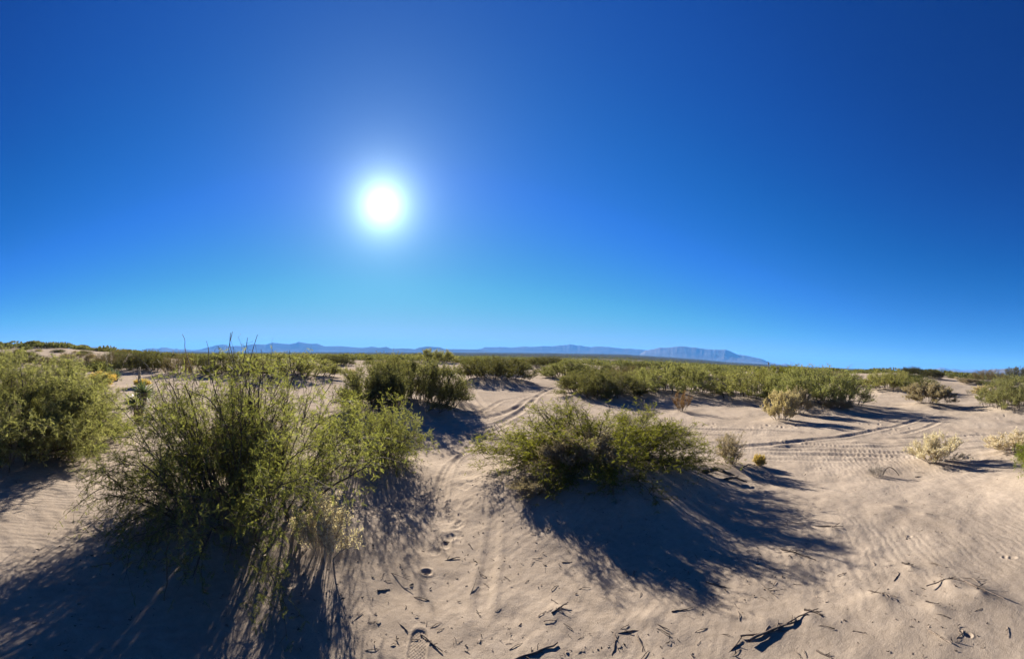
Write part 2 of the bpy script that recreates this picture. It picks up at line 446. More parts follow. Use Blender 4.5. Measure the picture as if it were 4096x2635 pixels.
def rough_crown(seed, n=1500, R=1.6, H=1.5, leafL=.16, leafW=.05, lumps=9):
    """a shrub seen from far off: leaf sprays through an uneven crown of several lobes, short stems below"""
    rng = np.random.default_rng(seed)
    a = rng.uniform(0, 2*math.pi, lumps); rr = rng.uniform(.15, .68, lumps)*R
    cx, cy = np.cos(a)*rr, np.sin(a)*rr
    cr = rng.uniform(.38, .6, lumps)*R; ch = rng.uniform(.55, 1.0, lumps)*H*(1-.3*rr/R)
    k = rng.integers(0, lumps, n)
    v = unit(rng.normal(size=(n, 3))); v[:, 2] = np.abs(v[:, 2])
    q = rng.uniform(.35, 1.0, n)**.5*(1+rng.normal(0, .07, n))
    P = np.stack([cx[k]+v[:, 0]*q*cr[k], cy[k]+v[:, 1]*q*cr[k], v[:, 2]*q*ch[k]*.96+.03], 1)
    D = unit(v*.8 + rng.normal(0, .5, (n, 3)) + np.array([0, 0, .7]))
    lv = quads(P, D, leafL*rng.uniform(.5, 1.3, n), leafW*rng.uniform(.6, 1.3, n), rng)
    m = 26; a = rng.uniform(0, 2*math.pi, m); e = rng.uniform(.2, 1.3, m)
    tip = np.stack([np.cos(a)*np.cos(e)*R*.8, np.sin(a)*np.cos(e)*R*.8, np.sin(e)*H*.75+.05], 1)
    rt = np.stack([np.cos(a)*.2*R, np.sin(a)*.2*R, np.full(m, -.1)], 1)
    u = np.linspace(0, 1, 4)[None, :, None]; Pp = rt[:, None]*(1-u) + tip[:, None]*u
    Pp[:, 1:3] += rng.normal(0, .06, (m, 2, 3))
    return [(*tubes(Pp, np.full((m, 1), .018)*np.linspace(1, .4, 4)[None], 3), 1), (*lv, 0)]

# ------------------------------------------------------------------ where the shrubs of the photograph stand
# kind, centre x, foot y, width, height (photo pixels), mound height, mound radius, name, label, category, group
G_MESQ = 'mesquite shrubs on low sand mounds'
G_SALT = 'pale saltbushes on the sand'
NEAR = [
 ('M1', 965, 2120, 1060, 680, .22, 1.0, 'mesquite_bush', 'large airy mesquite bush with long bare whips and twisted trunks, nearest on the left', 'mesquite bush', G_MESQ),
 ('M2', 2390, 1925, 870, 316, .38, 1.0, 'mesquite_bush', 'rounded near mesquite bush on a shaded sand mound, right of the footpath', 'mesquite bush', G_MESQ),
 ('M3', 1450, 1880, 480, 310, .18, .8, 'mesquite_bush', 'light green mesquite bush crowding the right side of the large airy one, at the footpath', 'mesquite bush', G_MESQ),
 ('M0', -10, 1775, 960, 350, .12, 1.6, 'mesquite_bush', 'dense leafy olive mesquite bush cut by the left edge of the photo', 'mesquite bush', G_MESQ),
 ('M9', 4205, 1960, 260, 260, .20, .8, 'mesquite_bush', 'yellow-green mesquite bush mostly outside the right edge, a drooping branch showing', 'mesquite bush', G_MESQ),
]
MID = [
 ('mesqg', 1610, 1668, 500, 242, .35, 1.5, 'mesquite_bush', 'big domed mesquite bush with dark shaded front beside the track fork', 'mesquite bush', G_MESQ),
 ('grey', 1845, 1628, 120, 105, .10, .5, 'twiggy_shrub', 'bare greyish twiggy shrub at the right foot of the big domed bush', 'twiggy shrub', 'dry twiggy shrubs'),
 ('mesqd', 1985, 1540, 310, 112, .40, 1.8, 'mesquite_bush', 'dark green mesquite mound standing alone in the middle, tracks passing on both sides', 'mesquite bush', G_MESQ),
 ('mesq', 2320, 1520, 300, 84, .25, 1.8, 'mesquite_bush', 'bright olive mesquite bush just right of the sandy gap, behind the grey-brown scrub', 'mesquite bush', G_MESQ),
 ('mesqg', 2400, 1600, 350, 120, .20, 1.5, 'mesquite_bush', 'sprawling olive mesquite bush whose foot meets the curving wheel tracks', 'mesquite bush', G_MESQ),
 ('grey', 2450, 1602, 125, 90, .05, .6, 'twiggy_shrub', 'small grey-brown twiggy shrub in front of the sprawling olive bush', 'twiggy shrub', 'dry twiggy shrubs'),
 ('mesq', 2695, 1590, 380, 138, .25, 1.5, 'mesquite_bush', 'wide yellow-olive mesquite bush directly behind the small rust-topped shrub', 'mesquite bush', G_MESQ),
 ('mesq', 3005, 1612, 330, 142, .30, 1.3, 'mesquite_bush', 'green mesquite bush left of the pale saltbush, its low branches over bare sand', 'mesquite bush', G_MESQ),
 ('mesq', 3275, 1645, 420, 178, .30, 1.5, 'mesquite_bush', 'tall bright green mesquite bush behind and right of the pale saltbush', 'mesquite bush', G_MESQ),
 ('salt', 3128, 1690, 135, 128, .05, .5, 'saltbush', 'pale straw-coloured saltbush in front of the two green mesquite bushes', 'saltbush', G_SALT),
 ('saltg', 3195, 1665, 90, 115, .05, .4, 'saltbush', 'dull grey saltbush leaning against the right side of the straw-coloured one', 'saltbush', G_SALT),
 ('saltg', 3355, 1658, 105, 66, .05, .4, 'saltbush', 'small grey saltbush at the shaded foot of the tall bright green mesquite', 'saltbush', G_SALT),
 ('red', 2727, 1652, 88, 90, .03, .3, 'rust_topped_shrub', 'small upright shrub with rust-brown seed tops, alone on the sand', 'rust-topped shrub', None),
 ('saltd', 3710, 1632, 200, 100, .15, .9, 'saltbush', 'dark-fronted saltbush with pale crown at the end of the deep wheel rut', 'saltbush', G_SALT),
 ('mesq', 3570, 1575, 230, 95, .35, 1.8, 'mesquite_bush', 'olive mesquite bush behind the dark-fronted saltbush, left of the dune top', 'mesquite bush', G_MESQ),
 ('dark', 3650, 1510, 110, 44, .45, 1.8, 'creosote_bush', 'dark creosote bush highest on the right-hand dune top', 'creosote bush', 'dark bushes on the right dune'),
 ('dark', 3728, 1520, 95, 42, .35, 1.6, 'creosote_bush', 'dark creosote bush on the right shoulder of the dune top', 'creosote bush', 'dark bushes on the right dune'),
 ('mesq', 4062, 1650, 285, 150, .25, 1.4, 'mesquite_bush', 'olive mesquite bush with tangled bare foot touching the right edge, behind the tracks', 'mesquite bush', G_MESQ),
 ('mesqb', 3955, 1530, 155, 52, .3, 2.0, 'mesquite_bush', 'brownish mesquite bush beyond the pale sand flat at far right', 'mesquite bush', G_MESQ),
 ('saltg', 3870, 1538, 90, 26, .05, .8, 'saltbush', 'low grey saltbush edging the far side of the pale sand flat', 'saltbush', G_SALT),
 ('salt', 3935, 1590, 95, 50, .1, .8, 'saltbush', 'pale saltbush on the left flank of the edge-touching olive mesquite', 'saltbush', G_SALT),
 ('grey', 3875, 1580, 40, 28, .0, .3, 'twiggy_shrub', 'tiny dry shrub standing on the pale sand flat at far right', 'twiggy shrub', 'dry twiggy shrubs'),
 ('salty', 3745, 1868, 205, 135, .06, .5, 'saltbush', 'pale yellow-topped saltbush alone on open sand with white stems, lower right', 'saltbush', G_SALT),
 ('salty', 4065, 1838, 230, 118, .10, .6, 'saltbush', 'yellow-flecked saltbush at the right edge level with the wheel tracks', 'saltbush', G_SALT),
 ('saltw', 2925, 1884, 128, 155, .06, .4, 'wispy_shrub', 'wispy grey-green shrub standing by the driftwood right of the near rounded mesquite', 'wispy shrub', None),
 ('gold', 3036, 1874, 50, 58, .02, .2, 'golden_tuft', 'tiny golden yellow tuft beside the wispy grey-green shrub', 'golden tuft', 'golden bushes'),
 ('gold', 412, 1552, 105, 66, .10, .8, 'golden_bush', 'round golden brown bush at the shoulder of the dense leafy left bush', 'golden bush', 'golden bushes'),
 ('gold', 566, 1556, 66, 42, .12, .6, 'golden_tuft', 'low golden tuft on a small sand hump behind the near yucca', 'golden tuft', 'golden bushes'),
 ('mesqd', 575, 1492, 230, 92, .30, 2.2, 'mesquite_bush', 'smooth green mesquite bush across the sand flat behind the pair of yuccas', 'mesquite bush', G_MESQ),
 ('mesqb', 720, 1506, 150, 98, .20, 1.5, 'mesquite_bush', 'brown mesquite bush with a dark foot right of the smooth green one', 'mesquite bush', G_MESQ),
 ('mesqd', 900, 1512, 250, 97, .3, 2.0, 'mesquite_bush', 'dark mesquite bush seen through the whips of the large airy bush', 'mesquite bush', G_MESQ),
 ('mesq', 1130, 1520, 430, 108, .3, 2.2, 'mesquite_bush', 'wide olive mesquite bush behind the right half of the large airy bush', 'mesquite bush', G_MESQ),
 ('mesqd', 1345, 1468, 150, 50, .3, 2.2, 'mesquite_bush', 'dark mesquite bush in the sand gap left of the big domed bush', 'mesquite bush', G_MESQ),
 ('grey', 1330, 1476, 36, 20, .0, .5, 'twiggy_shrub', 'tiny grey shrub at the sunny foot of the dark gap bush', 'twiggy shrub', 'dry twiggy shrubs'),
 ('mesqb', 300, 1478, 300, 70, .3, 2.2, 'mesquite_bush', 'brown-olive mesquite bush just over the top of the dense leafy left bush', 'mesquite bush', G_MESQ),
 ('mesqd', 60, 1470, 240, 60, .3, 2.2, 'mesquite_bush', 'dull green mesquite bush over the left end of the dense leafy bush', 'mesquite bush', G_MESQ),
 ('mesqd', 2190, 1475, 190, 50, .3, 2.2, 'mesquite_bush', 'dark mesquite bush behind the sandy gap, upper end of the tracks', 'mesquite bush', G_MESQ),
 ('mesq', 1735, 1455, 170, 60, .4, 2.5, 'mesquite_bush', 'pale green mesquite bush peering over the big domed bush, tallest on that skyline', 'mesquite bush', G_MESQ),
 ('mesqd', 2560, 1510, 220, 62, .3, 2.2, 'mesquite_bush', 'grey-green mesquite bush behind the wide yellow-olive bush', 'mesquite bush', G_MESQ),
 ('mesqb', 3420, 1560, 190, 65, .3, 2.0, 'mesquite_bush', 'brown-tipped mesquite bush between the tall bright green one and the dune', 'mesquite bush', G_MESQ),
 ('mesq', 2860, 1520, 230, 62, .3, 2.0, 'mesquite_bush', 'olive mesquite bush filling the gap behind the yellow-olive and green bushes', 'mesquite bush', G_MESQ),
 ('mesqb', 2530, 1545, 240, 85, .3, 1.6, 'mesquite_bush', 'brownish mesquite bush between the sprawling one and the wide yellow-olive one', 'mesquite bush', G_MESQ),
 ('mesqy', 3140, 1560, 260, 100, .3, 1.8, 'mesquite_bush', 'light olive mesquite bush behind the gap between the two green bushes', 'mesquite bush', G_MESQ),
 ('mesqd', 1990, 1500, 200, 70, .3, 2.0, 'mesquite_bush', 'dull mesquite bush directly behind the dark green mound in the middle', 'mesquite bush', G_MESQ),
 ('mesqb', 480, 1470, 200, 60, .3, 2.0, 'mesquite_bush', 'brown-green mesquite bush behind the pair of yuccas, left of the smooth green one', 'mesquite bush', G_MESQ),
 ('mesqd', 4075, 1512, 120, 45, .3, 2.2, 'mesquite_bush', 'dark olive mesquite bush at the right edge above the edge-touching olive mesquite', 'mesquite bush', G_MESQ),
]
SITES = []
for row in NEAR + MID:
    kind, cx, by, wd, ht, mh, mr = row[:7]
    p = flat_at(cx, by); d = math.hypot(p[0], p[1])
    Rw = wd/2/F*d
    if row in NEAR: back = 0.0
    else: back = Rw*.62                     # the foot seen is the crown's near edge
    k = (d+back)/d
    x, y = p[0]*k, p[1]*k
    top = ray(cx, by-ht); topz = EYE[2] + (d+back)*top[2]/math.hypot(top[0], top[1])
    SITES.append(dict(row=row, x=x, y=y, d=d+back, R=Rw*k, topz=topz))
    MOUNDS.append((x, y, mh, max(mr, Rw*.95)))

# ------------------------------------------------------------------ the sand sheet with its ruts and prints
RUTS = [    # photo points, half width m, depth m, tread spacing m (0: worn smooth)
 # the curve from the sandy gap down to the crossing
 ([(2245, 1533), (2200, 1548), (2140, 1568), (2050, 1578)], .10, .035, 0),
 ([(2250, 1540), (2205, 1556), (2165, 1575), (2135, 1600), (2080, 1622), (2010, 1655), (1900, 1672), (1800, 1688), (1690, 1700), (1590, 1712)], .12, .05, 0),
 ([(2290, 1556), (2220, 1572), (2150, 1582), (2100, 1600), (2060, 1640), (1980, 1668), (1860, 1690), (1740, 1704), (1560, 1738)], .12, .045, 0),
 ([(2150, 1590), (2120, 1612), (2085, 1650), (2010, 1690), (1900, 1712), (1780, 1722), (1690, 1726)], .12, .045, 0),
 ([(2120, 1585), (2000, 1600), (1960, 1632), (1900, 1655), (1800, 1672), (1700, 1684)], .11, .035, 0),
 ([(1826, 1476), (1838, 1490), (1850, 1508), (1880, 1540), (1900, 1580), (1935, 1625), (1990, 1650), (2060, 1648)], .12, .035, 0),
 ([(1800, 1480), (1820, 1495), (1838, 1520), (1868, 1560), (1890, 1610), (1930, 1660), (1980, 1690)], .12, .035, 0),
 # the line across the path, behind the near bush and on along the right side
 ([(1600, 1680), (1700, 1705), (1800, 1730), (1900, 1748), (2050, 1768), (2250, 1775), (2500, 1768), (2720, 1752), (2860, 1775), (3000, 1788)], .11, .04, 0),
 ([(1640, 1795), (1720, 1800), (1790, 1785), (1850, 1762), (1960, 1730), (2040, 1700)], .09, .028, 0),
 ([(2740, 1714), (2900, 1717), (3050, 1722), (3200, 1728), (3330, 1742)], .13, .045, 0),
 ([(2780, 1735), (2900, 1742), (3000, 1752), (3100, 1764), (3300, 1780), (3500, 1792)], .10, .03, .09),
 ([(2830, 1792), (2950, 1790), (3040, 1782), (3130, 1772), (3230, 1760), (3330, 1752), (3400, 1742), (3480, 1726), (3560, 1710), (3640, 1690), (3705, 1666)], .13, .044, .0),
 ([(3440, 1750), (3560, 1755), (3680, 1752), (3800, 1748), (3920, 1740), (4020, 1734), (4180, 1730)], .12, .05, 0),
 ([(3000, 1797), (3200, 1800), (3400, 1805), (3560, 1812), (3700, 1805), (3900, 1795), (4160, 1770)], .12, .035, .10),
 ([(3020, 1812), (3200, 1818), (3400, 1822), (3600, 1828), (3700, 1832), (3850, 1826), (4000, 1815), (4160, 1800)], .11, .04, .11),
 ([(2990, 1788), (3200, 1790), (3400, 1788), (3600, 1784), (3800, 1776), (4000, 1764), (4160, 1750)], .11, .035, 0),
 ([(3330, 1772), (3500, 1774), (3620, 1772), (3760, 1764), (3900, 1756)], .10, .03, 0),
 ([(3560, 1742), (3650, 1728), (3720, 1704), (3770, 1682)], .12, .03, 0),
 ([(3800, 1641), (3860, 1634), (3960, 1628), (4040, 1626)], .10, .035, 0),
 ([(2960, 1832), (3120, 1838), (3300, 1842), (3480, 1840), (3640, 1838)], .10, .022, .10),
 # faint bike lines down the footpath
 ([(2010, 1720), (1940, 1752), (1880, 1800), (1800, 1850), (1760, 1930), (1730, 2040), (1715, 2120)], .06, .02, 0),
 ([(1960, 1700), (1900, 1760), (1830, 1830), (1790, 1900), (1770, 1990), (1760, 2080)], .05, .016, 0),
 ([(2020, 1900), (1990, 2000), (1975, 2120), (1960, 2240), (1930, 2400), (1905, 2600)], .07, .016, 0),
]
for pts, hw, dep, tread in RUTS:
    dep *= .62; hw *= .85
    P = np.array([at(*q)[:2] for q in pts])
    # smooth the hand-picked points
    for _ in range(2):
        Q = [P[0]]
        for a, b in zip(P[:-1], P[1:]): Q += [a*.75+b*.25, a*.25+b*.75]
        Q.append(P[-1]); P = np.array(Q)
    TRACKS.append((P, hw, dep, tread))
rngp = np.random.default_rng(77)
def pit(px, py, L, Wd, ang, dep):
    p = at(px, py); PITS.append((p[0], p[1], L, Wd, ang, dep))
# shoe prints and paw prints along the path and by the tracks
for i in range(26):
    t = rngp.uniform(0, 1); px = 1960 - 190*t + rngp.normal(0, 45); py = 1720 + 560*t**1.2 + rngp.normal(0, 14)
    pit(px, py, rngp.uniform(.10, .25), rngp.uniform(.06, .10), rngp.uniform(-.4, .5), rngp.uniform(.004, .008))
for px, py in ((1870, 2012), (1832, 2150), (1795, 2150), (1818, 1965), (1985, 1905), (1960, 1835), (1880, 1790), (1850, 1895), (1798, 2078)):
    pit(px, py, .2, .1, rngp.uniform(-.3, .3), .006)
for i in range(26):
    pit(rngp.uniform(2780, 3480), rngp.uniform(1695, 1712), .14, .09, rngp.uniform(0, 3), .02)
for i in range(16):
    t = i/15; pit(3470+70*t+rngp.normal(0, 4), 1720-60*t**2+rngp.normal(0, 3), .09, .06, 0, .02)
for i in range(40):
    pit(rngp.uniform(3560, 4096), rngp.uniform(1650, 1760), rngp.uniform(.1, .22), .1, rngp.uniform(0, 3), rngp.uniform(.01, .025))
pit(1793, 2052, .09, .07, 0, .007); pit(1803, 2150, .13, .08, 0, .007); pit(1706, 2290, .085, .075, .2, .016); pit(1704, 2296, .04, .04, .2, .016);
pit(3640, 2145, .05, .04, 0, .008); pit(4050, 2230, .08, .06, 0, .009); pit(4020, 2228, .05, .05, 0, .008); pit(3875, 2545, .05, .04, 0, .009)
PRINT = at(1672, 2590), 0.12                     # the boot print with its sole pattern
HUMPS = []                                       # small tongues of sand drifted behind sticks
for px, py, L, h in ((3330, 2130, .32, .05), (3170, 2230, .35, .05), (3640, 2285, .30, .05), (3515, 2400, .34, .055), (3800, 2350, .36, .06), (3920, 2390, .3, .05),
                     (3735, 2440, .22, .04), (3240, 2480, .40, .045), (3570, 2035, .4, .05), (3700, 2065, .3, .035), (2235, 2450, .35, .045), (2420, 2330, .3, .03), (2600, 2480, .3, .03), (3780, 2560, .25, .03), (3060, 2500, .3, .04)):
    p = at(px, py); HUMPS.append((p[0], p[1], L, h))

def carve(x, y, z):
    z = z.copy()
    for P, hw, dep, tread in TRACKS:
        reach = hw*3.2
        lo = P.min(0)-reach; hi = P.max(0)+reach
        m = np.nonzero((x > lo[0]) & (x < hi[0]) & (y > lo[1]) & (y < hi[1]))[0]
        if not len(m): continue
        X, Y = x[m], y[m]; best = np.full(len(m), 1e9); arc = np.zeros(len(m)); s0 = 0
        for a, b in zip(P[:-1], P[1:]):
            ab = b-a; l2 = (ab**2).sum(); l = math.sqrt(l2)
            if l2 < 1e-10: continue
            t = np.clip(((X-a[0])*ab[0]+(Y-a[1])*ab[1])/l2, 0, 1)
            d = np.hypot(X-a[0]-t*ab[0], Y-a[1]-t*ab[1])
            q = d < best; best[q] = d[q]; arc[q] = s0+t[q]*l
            s0 += l
        u = best/hw
        fade = sstep(0, .6, arc)*sstep(0, .6, s0-arc)
        wob = 1 + .3*vnoise(arc*1.3, arc*0+dep*99, 3)
        g = -dep*np.exp(-(u/.85)**4) + dep*.55*np.exp(-((u-1.55)/.45)**2)
        if tread:
            g = g + .22*dep*np.clip(.5+1.2*vnoise(arc*.8, arc*0+7, 13), 0, 1.3)*np.sin(arc*2*math.pi/tread + 2.2*u)*np.exp(-(u/.9)**4)
        z[m] += g*fade*wob
    for px, py, L, Wd, an, dep in PITS:
        m = np.nonzero((np.abs(x-px) < L*1.5) & (np.abs(y-py) < L*1.5))[0]
        if not len(m): continue
        dx, dy = x[m]-px, y[m]-py; c, s = math.cos(an), math.sin(an)
        a = (dx*c+dy*s)/(Wd*.5); b = (-dx*s+dy*c)/(L*.5); q = np.sqrt(a*a+b*b)
        z[m] += -dep*np.exp(-q**4) + dep*.4*np.exp(-((q-1.35)/.35)**2)
    for hx, hy, L, h in HUMPS:
        m = np.nonzero((np.abs(x-hx) < L*2.5) & (np.abs(y-hy) < L*2.5))[0]
        if not len(m): continue
        a = (x[m]-hx)/(L*.42); b = (y[m]-hy)/(L*.62)
        z[m] += h*np.exp(-np.sqrt(a*a+b*b+.02)*1.5)
    (p, an) = PRINT
    m = np.nonzero((np.abs(x-p[0]) < .3) & (np.abs(y-p[1]) < .3))[0]
    if len(m):
        dx, dy = x[m]-p[0], y[m]-p[1]; c, s = math.cos(an), math.sin(an)
        a = (dx*c+dy*s)/.052; b = (-dx*s+dy*c)/.14; q = (np.abs(a)**3+np.abs(b)**3)**(1/3.)
        ins = 1-sstep(.92, 1.06, q)
        lug = (np.abs(((a*2.5+b*5) % 1)-.5)*2 + np.abs(((-a*2.5+b*5) % 1)-.5)*2)*.5
        z[m] += ins*(-.009+.006*lug) + .0035*np.exp(-((q-1.18)/.12)**2)
    return z

def full_ground(x, y):
    x = np.atleast_1d(np.asarray(x, float)); y = np.atleast_1d(np.asarray(y, float))
    return carve(x, y, ground(x, y))

def make_ground():
    h = EYE[2]
    az = np.concatenate([np.arange(-82, 82.01, .135), np.arange(84, 277, 2.0)])
    tan = np.arange(1.0, 1/330., -1/640.)
    r = np.concatenate([[.35, .7, 1.1, 1.5], h/tan[h/tan > 1.7]])
    r = np.concatenate([r, np.geomspace(r[-1]*1.004, 15500, 190)])
    A, Rr = np.meshgrid(np.radians(az), r)
    # a little irregularity so that rows do not read as rings
    x = (Rr*np.sin(A)).ravel(); y = (Rr*np.cos(A)).ravel()
    z = carve(x, y, ground(x, y))
    n, m = len(r), len(az)
    idx = np.arange(n*m).reshape(n, m)
    a = idx[:-1]; b = np.roll(a, -1, 1); c = idx[1:]; d = np.roll(c, -1, 1)
    Q = np.stack([a, c, d, b], -1).reshape(-1, 4)[:, ::-1]
    V = np.concatenate([np.stack([x, y, z], 1), [[0, 0, ground(0., 0.)]]])
    Tn = np.stack([np.roll(idx[0], -1), idx[0], np.full(m, n*m)], 1)
    return mesh_from('sand_ground', [(V, Q, 0), (np.zeros((0, 3)), Tn - len(V), 0)], [M_SAND], smooth=True)

m, nt, b = mat('desert_sand'); M_SAND = m
geo = nt.nodes.new('ShaderNodeNewGeometry'); pos = geo.outputs['Position']
def ntex(scale, detail=4, rough=.55, sx=1, sy=1, rot=0, dist=0):
    mp = nt.nodes.new('ShaderNodeMapping'); mp.inputs['Scale'].default_value = (sx, sy, 1); mp.inputs['Rotation'].default_value = (0, 0, rot)
    nt.links.new(pos, mp.inputs['Vector'])
    n = nt.nodes.new('ShaderNodeTexNoise'); n.inputs['Scale'].default_value = scale; n.inputs['Detail'].default_value = detail
    n.inputs['Roughness'].default_value = rough; n.inputs['Distortion'].default_value = dist
    nt.links.new(mp.outputs[0], n.inputs['Vector']); return n.outputs['Fac']
def nmath(op, a, b=None, clamp=False):
    n = nt.nodes.new('ShaderNodeMath'); n.operation = op; n.use_clamp = clamp
    for k, v in enumerate((a, b)):
        if v is None: continue
        if isinstance(v, (int, float)): n.inputs[k].default_value = v
        else: nt.links.new(v, n.inputs[k])
    return n.outputs[0]
SAND_A, SAND_B = (.252, .202, .152), (.322, .262, .200)
c1 = ramp(nt, [(.3, SAND_A), (.7, SAND_B)], ntex(.7, 5, .6))
c2 = ramp(nt, [(.25, (.82, .80, .78)), (.75, (1.1, 1.1, 1.1))], ntex(14, 4, .7))
col = mixc(nt, 1.0, c1, c2, 'MULTIPLY')
grain = ramp(nt, [(.30, (.62, .60, .58)), (.42, (1, 1, 1)), (.68, (1, 1, 1)), (.78, (1.25, 1.24, 1.22))], ntex(210, 2, .6))
col = mixc(nt, .8, col, grain, 'MULTIPLY')
# dark grit and plant crumbs lying in drifts
grit = nmath('MULTIPLY', ramp(nt, [(.60, (0, 0, 0)), (.66, (1, 1, 1))], ntex(55, 3, .7)), ramp(nt, [(.48, (0, 0, 0)), (.62, (1, 1, 1))], ntex(1.6, 3, .6)))
col = mixc(nt, nmath('MULTIPLY', grit, .55), col, (.10, .075, .055))
# backlight painted into the colour: littered sand round the viewpoint darker, farther sand lighter
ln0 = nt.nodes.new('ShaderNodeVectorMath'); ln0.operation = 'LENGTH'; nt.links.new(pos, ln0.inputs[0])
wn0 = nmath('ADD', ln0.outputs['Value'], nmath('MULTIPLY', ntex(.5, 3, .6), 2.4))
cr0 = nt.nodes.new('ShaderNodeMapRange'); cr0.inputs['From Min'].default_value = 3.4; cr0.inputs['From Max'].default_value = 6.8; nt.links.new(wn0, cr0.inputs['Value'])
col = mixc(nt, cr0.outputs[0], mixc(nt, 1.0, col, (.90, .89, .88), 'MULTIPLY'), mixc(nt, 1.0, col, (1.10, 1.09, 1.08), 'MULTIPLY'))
# the valley floor far out: darkened by scrub, with pale salt pans
ln = nt.nodes.new('ShaderNodeVectorMath'); ln.operation = 'LENGTH'; nt.links.new(pos, ln.inputs[0]); dist = ln.outputs['Value']
mr_ = nt.nodes.new('ShaderNodeMapRange'); mr_.inputs['From Min'].default_value = 260; mr_.inputs['From Max'].default_value = 900
nt.links.new(dist, mr_.inputs['Value'])
scrub = ramp(nt, [(.35, (.030, .031, .017)), (.55, (.055, .052, .030)), (.72, (.12, .10, .07))], ntex(.006, 5, .65))
pan = ramp(nt, [(.62, (0, 0, 0)), (.66, (1, 1, 1))], ntex(.0011, 2, .4, 1, 1, 0, .6))
pr = nt.nodes.new('ShaderNodeMapRange'); pr.inputs['From Min'].default_value = 500; pr.inputs['From Max'].default_value = 700; nt.links.new(dist, pr.inputs['Value'])
pf = nt.nodes.new('ShaderNodeMapRange'); pf.inputs['From Min'].default_value = 2600; pf.inputs['From Max'].default_value = 2200; nt.links.new(dist, pf.inputs['Value'])
pan = nmath('MULTIPLY', nmath('MULTIPLY', pan, pr.outputs[0]), pf.outputs[0])
far = mixc(nt, pan, scrub, (.42, .37, .31))
col = mixc(nt, mr_.outputs[0], col, far)
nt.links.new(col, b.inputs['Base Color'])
# wind ripples and grain
rip = nt.nodes.new('ShaderNodeTexWave'); rip.wave_type = 'BANDS'; rip.bands_direction = 'Y'
mp = nt.nodes.new('ShaderNodeMapping'); mp.inputs['Rotation'].default_value = (0, 0, R_(-52)); nt.links.new(pos, mp.inputs['Vector']); nt.links.new(mp.outputs[0], rip.inputs['Vector'])
rip.inputs['Scale'].default_value = 3.6; rip.inputs['Distortion'].default_value = 7.0; rip.inputs['Detail'].default_value = 3; rip.inputs['Detail Scale'].default_value = 1.1
ripm = ramp(nt, [(.42, (.12, .12, .12)), (.60, (1, 1, 1))], ntex(.35, 2, .5))
hgt = nmath('ADD', nmath('MULTIPLY', nmath('MULTIPLY', rip.outputs['Fac'], ripm), .0026), nmath('ADD', nmath('MULTIPLY', ntex(28, 5, .65), .0055), nmath('MULTIPLY', ntex(160, 3, .7), .0035)))
bp = nt.nodes.new('ShaderNodeBump'); bp.inputs['Strength'].default_value = .8; bp.inputs['Distance'].default_value = 1.0
nt.links.new(hgt, bp.inputs['Height']); nt.links.new(bp.outputs[0], b.inputs['Normal'])
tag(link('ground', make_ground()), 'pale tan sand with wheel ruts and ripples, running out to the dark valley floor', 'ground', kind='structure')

# ------------------------------------------------------------------ plants: the ones standing near
def put_shrub(name, loc, rz, meshes, label, cat, group=None, extra=()):
    root = empty(name, loc, rz)
    tag(root, label, cat, group)
    link('branches', meshes[0], root); link('foliage', meshes[1], root)
    for nm, me in extra: link(nm, me, root)
    return root

def gz(x, y): return float(full_ground(x, y)[0])
rngs = np.random.default_rng(4)

